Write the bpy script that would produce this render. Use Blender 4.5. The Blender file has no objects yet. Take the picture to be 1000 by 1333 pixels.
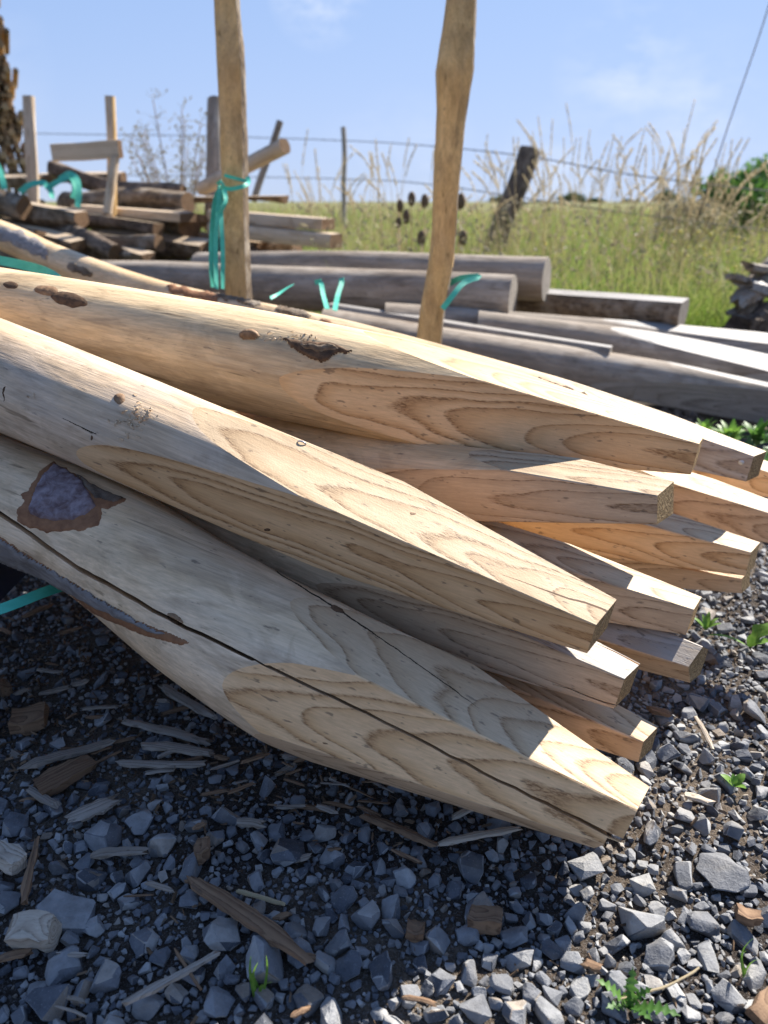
import bpy, bmesh, math, random
import numpy as np
from mathutils import Vector, Matrix, noise
from mathutils.bvhtree import BVHTree

random.seed(7); rng = np.random.default_rng(7)
sc = bpy.context.scene
C = sc.collection
# ------------------------------------------------------------------ camera
S = 0.9                                   # metres per layout unit
F, CX, CY = 962.7, 500.0, 666.5           # pinhole of the 1000 x 1333 photograph
PITCH = math.atan((CY - 262) / F)
CAM = Vector((0, 0, 0.8 * S))
FWD = Vector((0, math.cos(PITCH), -math.sin(PITCH)))
UPV = Vector((0, math.sin(PITCH), math.cos(PITCH)))
cam = bpy.data.cameras.new('camera'); camo = bpy.data.objects.new('camera', cam); C.objects.link(camo)
camo.location = CAM; camo.rotation_euler = (math.pi / 2 - PITCH, 0, 0)
cam.sensor_fit = 'VERTICAL'; cam.sensor_height = 36; cam.sensor_width = 27; cam.lens = 26
cam.clip_start = 0.02; cam.clip_end = 3000
cam.dof.use_dof = True; cam.dof.focus_distance = 0.92; cam.dof.aperture_fstop = 26 / 6.2
sc.camera = camo
# ------------------------------------------------------------------ sky, sun, exposure
SUN = Vector((0.85, 0.85, 1.0)).normalized()
elev = math.asin(SUN.z); azim = math.atan2(SUN.x, SUN.y)
w = bpy.data.worlds.new('World'); sc.world = w; w.use_nodes = True
wn, wl = w.node_tree.nodes, w.node_tree.links
wn.clear()
out = wn.new('ShaderNodeOutputWorld'); bg = wn.new('ShaderNodeBackground')
sky = wn.new('ShaderNodeTexSky'); sky.sky_type = 'NISHITA'; sky.sun_disc = False
sky.sun_elevation = elev; sky.sun_rotation = azim; sky.air_density = 1.0; sky.dust_density = 0.0; sky.ozone_density = 2.5
bg.inputs[1].default_value = 0.13
def pix_dir(u, v): return (Vector(((u - CX) / F, 0, 0)) + UPV * ((CY - v) / F) + FWD).normalized()
geo = wn.new('ShaderNodeTexCoord')
cn = wn.new('ShaderNodeTexNoise'); cn.inputs['Scale'].default_value = 9; cn.inputs['Detail'].default_value = 9; cn.inputs['Roughness'].default_value = .62
cm = wn.new('ShaderNodeMapping'); cm.inputs['Scale'].default_value = (1.0, 1.0, 2.2)
wl.new(geo.outputs['Generated'], cm.inputs[0]); wl.new(cm.outputs[0], cn.inputs[0])
acc = None
# small puff and a few wisps: (pixel, angular radius, strength)
for (u, v, rad, st) in ((415, -12, .06, 1.25), (815, 92, .085, .62), (905, 145, .09, .5), (725, 225, .08, .5), (935, 290, .11, .55), (520, 250, .12, .35),
                        (-300, 60, .25, .8), (1500, 40, .3, .8), (1800, 200, .2, .7), (300, -700, .2, .6)):
    d = pix_dir(u, v)
    vm = wn.new('ShaderNodeVectorMath'); vm.operation = 'DISTANCE'; vm.inputs[1].default_value = d
    sc_ = wn.new('ShaderNodeVectorMath'); sc_.operation = 'NORMALIZE'
    wl.new(geo.outputs['Generated'], sc_.inputs[0]); wl.new(sc_.outputs[0], vm.inputs[0])
    mr = wn.new('ShaderNodeMapRange'); mr.inputs[1].default_value = 0; mr.inputs[2].default_value = rad
    mr.inputs[3].default_value = st; mr.inputs[4].default_value = 0
    wl.new(vm.outputs['Value'], mr.inputs[0])
    if acc is None: acc = mr.outputs[0]
    else:
        a = wn.new('ShaderNodeMath'); a.operation = 'MAXIMUM'; wl.new(acc, a.inputs[0]); wl.new(mr.outputs[0], a.inputs[1]); acc = a.outputs[0]
nr = wn.new('ShaderNodeMapRange'); nr.inputs[1].default_value = .42; nr.inputs[2].default_value = .72
wl.new(cn.outputs[0], nr.inputs[0])
mu = wn.new('ShaderNodeMath'); mu.operation = 'MULTIPLY'; mu.use_clamp = True; wl.new(acc, mu.inputs[0]); wl.new(nr.outputs[0], mu.inputs[1])
mx = wn.new('ShaderNodeMixRGB'); mx.inputs[2].default_value = (2.0, 2.1, 2.3, 1)
wl.new(mu.outputs[0], mx.inputs[0]); tn = wn.new('ShaderNodeMixRGB'); tn.blend_type = 'MULTIPLY'; tn.inputs[0].default_value = 1; tn.inputs[2].default_value = (.95, .95, 1.12, 1); wl.new(sky.outputs[0], tn.inputs[1])
sm = wn.new('ShaderNodeVectorMath'); sm.operation = 'MULTIPLY_ADD'; sm.inputs[1].default_value = (.50, .47, .38); sm.inputs[2].default_value = (1, 1, 1); wl.new(tn.outputs[0], sm.inputs[0])
sd_ = wn.new('ShaderNodeVectorMath'); sd_.operation = 'DIVIDE'; wl.new(tn.outputs[0], sd_.inputs[0]); wl.new(sm.outputs[0], sd_.inputs[1]); pt = wn.new('ShaderNodeMixRGB'); pt.blend_type = 'MULTIPLY'; pt.inputs[0].default_value = 1; pt.inputs[2].default_value = (.73, .84, .99, 1); wl.new(sd_.outputs[0], pt.inputs[1]); wl.new(pt.outputs[0], mx.inputs[1]); wl.new(mx.outputs[0], bg.inputs[0]); wl.new(bg.outputs[0], out.inputs[0])
sun = bpy.data.lights.new('sun', 'SUN'); sun.energy = 3.5; sun.angle = math.radians(0.5); sun.color = (1, .95, .87)
suno = bpy.data.objects.new('sun', sun); C.objects.link(suno); suno.rotation_euler = SUN.to_track_quat('Z', 'Y').to_euler(); suno.location = (3, 4, 8)
sc.view_settings.view_transform = 'Standard'; sc.view_settings.look = 'None'; sc.view_settings.gamma = 1
sc.view_settings.exposure = 1.92
sc.view_settings.use_curve_mapping = False

# ------------------------------------------------------------------ helpers
def P(u, v, d):
    return CAM + (Vector(((u - CX) / F, 0, 0)) + UPV * ((CY - v) / F) + FWD) * (d * S)
def G(u, v, z=0.0):
    d = Vector(((u - CX) / F, 0, 0)) + UPV * ((CY - v) / F) + FWD
    return CAM + d * ((z - CAM.z) / d.z)
def proj(p):
    q = Vector(p) - CAM; z = q.dot(FWD)
    return (CX + F * q.x / z, CY - F * q.dot(UPV) / z, z)
def tag(o, label=None, cat=None, group=None, kind=None):
    if label: o['label'] = label
    if cat: o['category'] = cat
    if group: o['group'] = group
    if kind: o['kind'] = kind
    return o
def link(name, me, parent=None, mat=None):
    o = bpy.data.objects.new(name, me); C.objects.link(o)
    if parent is not None: o.parent = parent
    if mat is not None and me is not None:
        if len(me.materials): me.materials.clear()
        for m in (mat if isinstance(mat, (list, tuple)) else [mat]): me.materials.append(m)
    return o
def empty(name, loc):
    o = bpy.data.objects.new(name, None); C.objects.link(o); o.location = loc; o.empty_display_size = .05
    return o
def world_child(name, me, parent, mat):
    """mesh given in world space, parented to a thing"""
    o = link(name, me, parent, mat); bpy.context.view_layer.update() if False else None
    o.matrix_parent_inverse = parent_matrix(parent).inverted(); return o
def parent_matrix(p):
    return Matrix.LocRotScale(p.location, p.rotation_euler, p.scale) if p.rotation_mode != 'QUATERNION' else Matrix.LocRotScale(p.location, p.rotation_quaternion, p.scale)
def mesh_np(name, verts, faces, smooth=False):
    me = bpy.data.meshes.new(name)
    verts = np.asarray(verts, dtype=np.float32); faces = np.asarray(faces, dtype=np.int32)
    k = faces.shape[1]
    me.vertices.add(len(verts)); me.vertices.foreach_set('co', verts.ravel())
    me.loops.add(faces.size); me.loops.foreach_set('vertex_index', faces.ravel())
    me.polygons.add(len(faces)); me.polygons.foreach_set('loop_start', np.arange(0, faces.size, k, dtype=np.int32))
    me.polygons.foreach_set('use_smooth', np.full(len(faces), smooth, dtype=bool))
    me.update(calc_edges=True); me.validate()
    return me
def bm_mesh(bm, name, smooth=False, sharp=None):
    me = bpy.data.meshes.new(name); bm.to_mesh(me); bm.free()
    if smooth:
        me.polygons.foreach_set('use_smooth', [True] * len(me.polygons))
        if sharp: me.set_sharp_from_angle(angle=math.radians(sharp))
    return me
def catmull(pts, vals, step):
    pts = [Vector(p) for p in pts]; n = len(pts); op, ov = [], []
    for i in range(n - 1):
        p0 = pts[i - 1] if i else pts[0] * 2 - pts[1]
        p3 = pts[i + 2] if i + 2 < n else pts[-1] * 2 - pts[-2]
        p1, p2 = pts[i], pts[i + 1]
        m = max(1, int((p2 - p1).length / step))
        for j in range(m):
            t = j / m; t2 = t * t; t3 = t2 * t
            op.append(.5 * ((2 * p1) + (p2 - p0) * t + (2 * p0 - 5 * p1 + 4 * p2 - p3) * t2 + (3 * p1 - p0 - 3 * p2 + p3) * t3))
            ov.append(vals[i] * (1 - t) + vals[i + 1] * t)
    op.append(pts[-1]); ov.append(vals[-1]); return op, ov

# ------------------------------------------------------------------ materials
def new_mat(name, rough=.7, spec=.3):
    m = bpy.data.materials.new(name); m.use_nodes = True
    b = m.node_tree.nodes['Principled BSDF']; b.inputs['Roughness'].default_value = rough
    b.inputs['Specular IOR Level'].default_value = spec
    return m, m.node_tree.nodes, m.node_tree.links, b
def N(n, t, **k):
    x = n.new(t)
    for a, v in k.items(): setattr(x, a, v)
    return x
def math_(n, l, op, a, b=None, clamp=False):
    x = n.new('ShaderNodeMath'); x.operation = op; x.use_clamp = clamp
    for i, q in enumerate((a, b)):
        if q is None: continue
        if isinstance(q, (int, float)): x.inputs[i].default_value = q
        else: l.new(q, x.inputs[i])
    return x.outputs[0]
def mixc(n, l, f, a, b, mode='MIX'):
    x = n.new('ShaderNodeMixRGB'); x.blend_type = mode
    for i, q in enumerate((f, a, b)):
        if isinstance(q, (int, float)): x.inputs[i].default_value = q
        elif isinstance(q, tuple): x.inputs[i].default_value = q if len(q) == 4 else q + (1,)
        else: l.new(q, x.inputs[i])
    return x.outputs[0]
def ramp(n, l, f, stops, interp='LINEAR'):
    x = n.new('ShaderNodeValToRGB'); x.color_ramp.interpolation = interp; e = x.color_ramp.elements
    while len(e) < len(stops): e.new(.5)
    for i, (p, c) in enumerate(stops):
        e[i].position = p; e[i].color = (c if isinstance(c, tuple) else (c, c, c)) + (1,)
    l.new(f, x.inputs[0]); return x.outputs[0]
def noise_(n, l, vec, scale, detail=4, rough=.55, dist=0, stretch=None):
    x = n.new('ShaderNodeTexNoise'); x.inputs['Scale'].default_value = scale; x.inputs['Detail'].default_value = detail
    x.inputs['Roughness'].default_value = rough; x.inputs['Distortion'].default_value = dist
    if stretch:
        mp = n.new('ShaderNodeMapping'); mp.inputs['Scale'].default_value = stretch; l.new(vec, mp.inputs[0]); vec = mp.outputs[0]
    l.new(vec, x.inputs['Vector']); return x.outputs[0]
def obj_coord(n, l, off=True):
    tc = n.new('ShaderNodeTexCoord'); oi = n.new('ShaderNodeObjectInfo')
    if not off: return tc.outputs['Object'], oi.outputs['Random'], tc.outputs['Object']
    mul = math_(n, l, 'MULTIPLY', oi.outputs['Random'], 37.0)
    cb = n.new('ShaderNodeCombineXYZ')
    for i in range(3): l.new(mul, cb.inputs[i])
    ad = n.new('ShaderNodeVectorMath'); ad.operation = 'ADD'; l.new(tc.outputs['Object'], ad.inputs[0]); l.new(cb.outputs[0], ad.inputs[1])
    return ad.outputs[0], oi.outputs['Random'], tc.outputs['Object']
def bump(n, l, b, h, strength, dist):
    x = n.new('ShaderNodeBump'); x.inputs['Strength'].default_value = strength; x.inputs['Distance'].default_value = dist
    l.new(h, x.inputs['Height']); l.new(x.outputs[0], b.inputs['Normal']); return x

def ring_wood(name, light, dark, line, spacing=.0066, rough=.62, saw=.5, stain=None):
    """tapered flats cut through growth rings; rings run round the post's own axis (local x)"""
    m, n, l, b = new_mat(name, rough, .25)
    v, rnd, raw = obj_coord(n, l)
    sep = n.new('ShaderNodeSeparateXYZ'); l.new(raw, sep.inputs[0])
    y = math_(n, l, 'ADD', sep.outputs[1], math_(n, l, 'MULTIPLY', math_(n, l, 'SUBTRACT', rnd, .5), .03))
    z = math_(n, l, 'ADD', sep.outputs[2], math_(n, l, 'MULTIPLY', sep.outputs[0], .012))
    r = math_(n, l, 'SQRT', math_(n, l, 'ADD', math_(n, l, 'MULTIPLY', y, y), math_(n, l, 'MULTIPLY', z, z)))
    n1 = noise_(n, l, v, 4.2, 2, .45, 0, (1, 3, 3)); n2 = noise_(n, l, v, 30, 3, .6, 0, (.3, 1, 1))
    r = math_(n, l, 'ADD', r, math_(n, l, 'MULTIPLY', n1, .030)); r = math_(n, l, 'ADD', r, math_(n, l, 'MULTIPLY', n2, .0018))
    ph = math_(n, l, 'DIVIDE', r, spacing)
    n3 = n.new('ShaderNodeTexNoise'); n3.noise_dimensions = '1D'; n3.inputs['Scale'].default_value = .55; l.new(ph, n3.inputs['W'])
    ph = math_(n, l, 'ADD', ph, math_(n, l, 'MULTIPLY', n3.outputs[0], 1.6))
    fr = math_(n, l, 'FRACT', ph)
    ringtone = ramp(n, l, fr, [(0, .0), (.10, 1.0), (.5, .8), (.88, .15), (1, .0)])
    lineA = ramp(n, l, fr, [(0, 1.0), (.05, .9), (.12, .12), (.85, 0), (1, .7)])
    # open pores strung along the early wood
    por = noise_(n, l, v, 520, 2, .6, 0, (.22, 1, 1))
    porm = ramp(n, l, por, [(.44, 0), (.60, 1)])
    lin = math_(n, l, 'MULTIPLY', lineA, math_(n, l, 'ADD', math_(n, l, 'MULTIPLY', porm, .75), .25), True)
    fib = noise_(n, l, v, 420, 3, .6, 0, (.02, 1, 1)); fibr = ramp(n, l, fib, [(.3, .84), (.7, 1.08)])
    big = noise_(n, l, v, 7, 4, .6, 0, (.5, 1, 1))
    col = mixc(n, l, ringtone, dark, light)
    col = mixc(n, l, math_(n, l, 'MULTIPLY', lin, .9), col, line)
    col = mixc(n, l, 1.0, col, fibr, 'MULTIPLY')
    col = mixc(n, l, ramp(n, l, big, [(.42, 0), (.75, .55)]), col, tuple(c * k for c, k in zip(dark, (.80, .74, .66))))
    if stain:
        st = noise_(n, l, v, 9, 5, .65, .4, (.45, 1, 1)); col = mixc(n, l, ramp(n, l, st, [(.45, 0), (.62, .8)]), col, stain)
    sp = noise_(n, l, v, 160, 2, .5, 0, (.35, 1, 1)); col = mixc(n, l, ramp(n, l, sp, [(.655, 0), (.72, .6)]), col, (.10, .07, .05))
    vr = math_(n, l, 'ADD', .88, math_(n, l, 'MULTIPLY', rnd, .22)); col = mixc(n, l, 1.0, col, vr, 'MULTIPLY')
    l.new(col, b.inputs['Base Color'])
    h = math_(n, l, 'ADD', math_(n, l, 'MULTIPLY', fib, .5), math_(n, l, 'MULTIPLY', lin, -.6))
    sawn = noise_(n, l, v, 900, 1, .5, 0, (.5, .5, .5)); h = math_(n, l, 'ADD', h, math_(n, l, 'MULTIPLY', sawn, saw))
    wav = noise_(n, l, v, 26, 2, .5); h = math_(n, l, 'ADD', h, math_(n, l, 'MULTIPLY', wav, 2.5))
    bump(n, l, b, h, .55, .0009)
    return m
def peeled_wood(name, pale, tan, grey, rough=.5, greyamt=.6, brown=(.20, .115, .06), spec=.4):
    m, n, l, b = new_mat(name, rough, spec)
    v, rnd, raw = obj_coord(n, l)
    a = noise_(n, l, v, 9, 5, .6, .3, (.28, 1, 1)); g = noise_(n, l, v, 6, 5, .62, .6, (.45, 1, 1)); f = noise_(n, l, v, 330, 4, .65, 0, (.035, 1, 1))
    k = noise_(n, l, v, 22, 4, .6, .8, (.30, 1, 1)); sp = noise_(n, l, v, 120, 3, .6, 0, (.3, 1, 1))
    col = mixc(n, l, ramp(n, l, a, [(.35, 0), (.65, 1)]), pale, tan)
    col = mixc(n, l, math_(n, l, 'MULTIPLY', ramp(n, l, g, [(.44, 0), (.62, 1)]), greyamt), col, grey)
    col = mixc(n, l, ramp(n, l, k, [(.56, 0), (.74, .55)]), col, brown)
    ck_ = noise_(n, l, v, 75, 3, .55, .15, (.05, 1, 1)); col = mixc(n, l, ramp(n, l, ck_, [(.66, 0), (.70, .75)]), col, tuple(c * .35 for c in tan))
    bl_ = noise_(n, l, v, 16, 5, .65, 1.4, (.5, 1, 1)); col = mixc(n, l, ramp(n, l, bl_, [(.50, 0), (.60, .38)]), col, tuple(c * .62 for c in tan))
    col = mixc(n, l, ramp(n, l, sp, [(.66, 0), (.74, .6)]), col, (.09, .065, .05))
    col = mixc(n, l, 1.0, col, ramp(n, l, f, [(.25, .70), (.72, 1.10)]), 'MULTIPLY')
    vr = math_(n, l, 'ADD', .9, math_(n, l, 'MULTIPLY', rnd, .18)); col = mixc(n, l, 1.0, col, vr, 'MULTIPLY')
    st_ = noise_(n, l, v, 55, 4, .6, .2, (.045, 1, 1)); col = mixc(n, l, 1.0, col, ramp(n, l, st_, [(.32, .82), (.62, 1.06)]), 'MULTIPLY')
    l.new(col, b.inputs['Base Color'])
    lump = noise_(n, l, v, 26, 3, .5, .3, (.3, 1, 1))
    h = math_(n, l, 'ADD', math_(n, l, 'MULTIPLY', lump, 2.6), math_(n, l, 'MULTIPLY', f, .55))
    fine_ = noise_(n, l, v, 95, 4, .6, .4, (.25, 1, 1)); h = math_(n, l, 'ADD', h, math_(n, l, 'MULTIPLY', fine_, .9)); bump(n, l, b, h, .7, .0014)
    l.new(ramp(n, l, g, [(.35, rough + .1), (.65, rough - .1)]), b.inputs['Roughness'])
    return m
def end_grain(name, light, dark):
    m, n, l, b = new_mat(name, .85, .15)
    v, rnd, raw = obj_coord(n, l)
    sep = n.new('ShaderNodeSeparateXYZ'); l.new(raw, sep.inputs[0])
    r = math_(n, l, 'SQRT', math_(n, l, 'ADD', math_(n, l, 'MULTIPLY', sep.outputs[1], sep.outputs[1]), math_(n, l, 'MULTIPLY', sep.outputs[2], sep.outputs[2])))
    r = math_(n, l, 'ADD', r, math_(n, l, 'MULTIPLY', noise_(n, l, v, 20, 2), .01))
    fr = math_(n, l, 'FRACT', math_(n, l, 'DIVIDE', r, .006))
    q = noise_(n, l, v, 380, 3, .7); bl = noise_(n, l, v, 40, 3, .6)
    col = mixc(n, l, fr, light, dark); col = mixc(n, l, ramp(n, l, q, [(.42, 0), (.62, .85)]), col, tuple(c * .28 for c in dark))
    col = mixc(n, l, ramp(n, l, bl, [(.5, 0), (.7, .5)]), col, tuple(c * .45 for c in dark))
    l.new(col, b.inputs['Base Color']); bump(n, l, b, math_(n, l, 'ADD', q, bl), .9, .003)
    return m
def bark_mat(name, a, bcol, ccol, scale=60, str_=1.0, dist=.006, stretch=(.35, 1, 1)):
    m, n, l, b = new_mat(name, .88, .15)
    v, rnd, raw = obj_coord(n, l)
    q = noise_(n, l, v, scale, 6, .68, .4, stretch); k = noise_(n, l, v, scale * .2, 4, .6)
    col = mixc(n, l, ramp(n, l, q, [(.36, 0), (.62, 1)]), a, bcol); col = mixc(n, l, ramp(n, l, k, [(.48, 0), (.64, .8)]), col, ccol)
    vr = math_(n, l, 'ADD', .75, math_(n, l, 'MULTIPLY', rnd, .5)); col = mixc(n, l, 1.0, col, vr, 'MULTIPLY')
    l.new(col, b.inputs['Base Color']); bump(n, l, b, q, str_, dist)
    return m
def plain_mat(name, a, c, scale=30, rough=.7, spec=.3, bd=.0015, stretch=None, island=False, trans=0):
    m, n, l, b = new_mat(name, rough, spec)
    v, rnd, raw = obj_coord(n, l)
    q = noise_(n, l, v, scale, 4, .6, 0, stretch)
    f = ramp(n, l, q, [(.32, 0), (.68, 1)])
    if island:
        gi = n.new('ShaderNodeNewGeometry'); f = math_(n, l, 'FRACT', math_(n, l, 'ADD', gi.outputs['Random Per Island'], rnd))
    l.new(mixc(n, l, f, a, c), b.inputs['Base Color']); bump(n, l, b, q, .5, bd)
    if trans:
        b.inputs['Transmission Weight'].default_value = 0
        b.inputs['Subsurface Weight'].default_value = 0
        tr = n.new('ShaderNodeBsdfTranslucent'); ms = n.new('ShaderNodeMixShader'); ms.inputs[0].default_value = trans
        l.new(mixc(n, l, f, a, c), tr.inputs[0]); l.new(b.outputs[0], ms.inputs[1]); l.new(tr.outputs[0], ms.inputs[2])
        l.new(ms.outputs[0], n['Material Output'].inputs[0])
    return m

M = {}
M['cut'] = ring_wood('fresh_cut_flat', (.77, .525, .295), (.58, .35, .165), (.20, .10, .045), .0092)
M['cut_pale'] = ring_wood('pale_cut_flat', (.60, .45, .29), (.46, .315, .18), (.17, .095, .05), .0086)
M['cut_brown'] = ring_wood('warm_brown_flat', (.62, .45, .29), (.48, .335, .205), (.16, .085, .042), .0085)
M['cut_grey'] = ring_wood('greying_flat', (.48, .42, .35), (.38, .30, .22), (.18, .14, .11), stain=(.34, .33, .33))
M['peel'] = peeled_wood('peeled_sapwood', (.78, .595, .39), (.67, .46, .26), (.64, .51, .375), .55, .55, spec=.22)
M['peel_warm'] = peeled_wood('peeled_warm_sapwood', (.76, .565, .335), (.64, .425, .215), (.58, .44, .29), .52, .35)
M['peel_grey'] = peeled_wood('peeled_greyed_sapwood', (.76, .59, .415), (.64, .455, .28), (.62, .52, .43), .46, .65, spec=.3)
M['end'] = end_grain('rough_end_grain', (.50, .35, .18), (.36, .23, .11))
M['end_grey'] = end_grain('grey_end_grain', (.42, .38, .33), (.28, .24, .20))
M['weather'] = peeled_wood('weathered_grey_wood', (.45, .39, .325), (.27, .215, .165), (.22, .185, .15), .85, .75, (.11, .07, .045), .12)
M['weather_flat'] = ring_wood('weathered_flat', (.36, .335, .31), (.28, .26, .24), (.15, .13, .12), .009)
M['split'] = peeled_wood('split_orange_wood', (.80, .54, .24), (.66, .40, .15), (.52, .36, .19), .75, .6, (.20, .11, .05), .15)
M['board'] = ring_wood('sawn_board', (.55, .44, .32), (.46, .35, .24), (.28, .2, .13), .012)
M['bark'] = bark_mat('brown_bark', (.075, .052, .036), (.24, .175, .115), (.36, .30, .235))
M['bark_dark'] = bark_mat('dark_bark', (.045, .033, .026), (.15, .11, .08), (.25, .19, .14))
M['bark_grey'] = bark_mat('smooth_grey_bark', (.15, .13, .115), (.29, .265, .245), (.22, .20, .19), 90, .5, .002)
M['bark_purple'] = bark_mat('purple_inner_bark', (.13, .085, .085), (.31, .255, .27), (.16, .095, .075), 70, .6, .002, (1, 1, 1))
M['cambium'] = plain_mat('orange_brown_bark_edge', (.17, .075, .035), (.27, .13, .06), 90, .75)
M['log_end'] = end_grain('brown_log_end', (.27, .17, .095), (.16, .09, .05))
M['knot'] = plain_mat('knot_wood', (.28, .17, .09), (.13, .07, .035), 140, .7, .3, .002)
M['knot_dark'] = plain_mat('dark_knot', (.045, .028, .018), (.15, .085, .045), 90, .8, .2, .003)
M['black'] = plain_mat('crack_dark', (.02, .014, .01), (.05, .035, .024), 60, .95, .05)
M['teal'] = plain_mat('teal_plastic_strap', (.05, .36, .26), (.08, .46, .345), 60, .55, .3, .0006, (.2, 1, 1))
M['navy'] = plain_mat('navy_painted_steel', (.012, .022, .055), (.02, .032, .075), 25, .5, .4, .0008)
M['metal'] = plain_mat('galvanised_metal', (.45, .46, .47), (.6, .6, .6), 200, .35, .6, .0003); M['metal'].node_tree.nodes['Principled BSDF'].inputs['Metallic'].default_value = .9
M['wire'] = plain_mat('old_wire', (.10, .10, .105), (.17, .165, .16), 60, .6)
M['leaf'] = plain_mat('green_leaf', (.055, .14, .025), (.13, .26, .05), 25, .5, .35, .001, None, True, .35)
M['leaf_bright'] = plain_mat('bright_leaf', (.11, .24, .03), (.20, .34, .06), 160, .5, .35, .001, None, False, .4)
M['leaf_dark'] = plain_mat('dark_leaf', (.028, .07, .018), (.075, .13, .035), 25, .55, .3, .001, None, True, .25)
M['leaf_dry'] = plain_mat('dry_leaf', (.20, .17, .10), (.34, .29, .19), 25, .8, .2, .001, None, True, .25)
M['straw'] = plain_mat('dry_straw', (.46, .37, .22), (.66, .56, .38), 40, .7, .2, .0005, None, True, .45)
M['teasel'] = plain_mat('brown_teasel', (.10, .065, .04), (.19, .13, .085), 160, .9, .1, .004)
M['yellow'] = plain_mat('yellow_petal', (.65, .47, .02), (.75, .58, .05), 40, .6, .3, .001, None, True, .2)

def chip_mat(name, a, c):
    return ring_wood(name, a, c, tuple(x * .4 for x in c), .004, .8, .8)
M['chip_grey'] = chip_mat('grey_splinter', (.36, .31, .26), (.26, .215, .17))
M['chip_brown'] = chip_mat('brown_splinter', (.27, .17, .10), (.17, .10, .06))
M['chip_pale'] = chip_mat('pale_splinter', (.52, .45, .36), (.42, .34, .26))

# crushed basalt
m, n, l, b = new_mat('crushed_basalt', .78, .3)
v, rnd, raw = obj_coord(n, l, True)
gi = n.new('ShaderNodeNewGeometry'); tcg = gi.outputs['Position']
per = math_(n, l, 'FRACT', math_(n, l, 'ADD', gi.outputs['Random Per Island'], math_(n, l, 'MULTIPLY', rnd, 7.31)))
base = ramp(n, l, per, [(0, (.060, .064, .075)), (.25, (.115, .119, .131)), (.5, (.17, .172, .18)), (.74, (.24, .24, .242)), (.90, (.34, .332, .318)), (.95, (.20, .155, .115)), (1, (.34, .305, .265))])
f1 = noise_(n, l, tcg, 55, 5, .65); f2 = noise_(n, l, tcg, 420, 3, .7); f3 = noise_(n, l, tcg, 18, 3, .6)
col = mixc(n, l, 1.0, base, ramp(n, l, f1, [(.3, .70), (.7, 1.22)]), 'MULTIPLY')
col = mixc(n, l, ramp(n, l, f2, [(.58, 0), (.72, .45)]), col, (.32, .32, .32))
col = mixc(n, l, ramp(n, l, f3, [(.5, 0), (.72, .45)]), col, (.26, .235, .20))
l.new(col, b.inputs['Base Color']); bump(n, l, b, math_(n, l, 'ADD', f1, math_(n, l, 'MULTIPLY', f2, .25)), .8, .004)
M['stone'] = m
# ground: dark gritty soil near, meadow soil beyond
m, n, l, b = new_mat('gritty_soil', .95, .1)
gi = n.new('ShaderNodeNewGeometry'); p = gi.outputs['Position']
sx = n.new('ShaderNodeSeparateXYZ'); l.new(p, sx.inputs[0])
a1 = noise_(n, l, p, 3.2, 4, .6); a2 = noise_(n, l, p, 150, 4, .7); a3 = noise_(n, l, p, 420, 2, .7)
soil = mixc(n, l, ramp(n, l, a1, [(.4, 0), (.62, 1)]), (.038, .030, .025), (.135, .105, .078))
soil = mixc(n, l, 1.0, soil, ramp(n, l, a2, [(.3, .5), (.72, 1.5)]), 'MULTIPLY')
soil = mixc(n, l, ramp(n, l, a3, [(.55, 0), (.68, .6)]), soil, (.21, .20, .195))
md = mixc(n, l, noise_(n, l, p, .35, 4, .6), (.085, .105, .028), (.20, .175, .075)); md = mixc(n, l, 1.0, md, ramp(n, l, noise_(n, l, p, 9, 4, .7), [(.3, .6), (.7, 1.3)]), 'MULTIPLY')
edge = math_(n, l, 'ADD', sx.outputs[1], math_(n, l, 'MULTIPLY', noise_(n, l, p, 2, 3), .8))
mr = n.new('ShaderNodeMapRange'); mr.inputs[1].default_value = 3.3; mr.inputs[2].default_value = 3.9; l.new(edge, mr.inputs[0])
l.new(mixc(n, l, mr.outputs[0], soil, md), b.inputs['Base Color']); bump(n, l, b, math_(n, l, 'ADD', a2, math_(n, l, 'MULTIPLY', a3, .5)), 1, .006)
M['ground'] = m

# ------------------------------------------------------------------ ground sheet
def gz(x, y):
    near = 1.0 if y < 3.5 else max(0, 1 - (y - 3.5) / 2)
    h = .014 * noise.noise((x * 3.1, y * 3.1, 0)) + .008 * noise.noise((x * 9, y * 9, 3))
    far = 0
    if y > 4: far = .10 * noise.noise((x * .25, y * .25, 9)) * min(1, (y - 4) / 4)
    return h * near + far
xs = sorted(set(list(np.round(np.arange(-1.3, 1.4, .02), 3)) + [s * q for s in (-1, 1) for q in (1.5, 1.8, 2.2, 2.7, 3.3, 4, 5, 6.5, 8, 11, 15, 22, 40, 80, 160, 400, 900)]))
ys = sorted(set(list(np.round(np.arange(.2, 2.8, .02), 3)) + [-900, -300, -60, -15, -5, -2, -1, -.5, -.1, 3, 3.3, 3.6, 4, 4.5, 5, 6, 7, 8, 10, 12, 15, 19, 25, 35, 60, 120, 300, 700, 1500]))
gv = [(x, y, gz(x, y)) for y in ys for x in xs]; W_ = len(xs)
gf = [(j * W_ + i, j * W_ + i + 1, (j + 1) * W_ + i + 1, (j + 1) * W_ + i) for j in range(len(ys) - 1) for i in range(W_ - 1)]
ground = link('ground', mesh_np('ground', gv, gf, True), None, M['ground'])
tag(ground, 'dark gritty soil covered with crushed grey stone, meadow soil beyond', 'ground', kind='structure')

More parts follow.
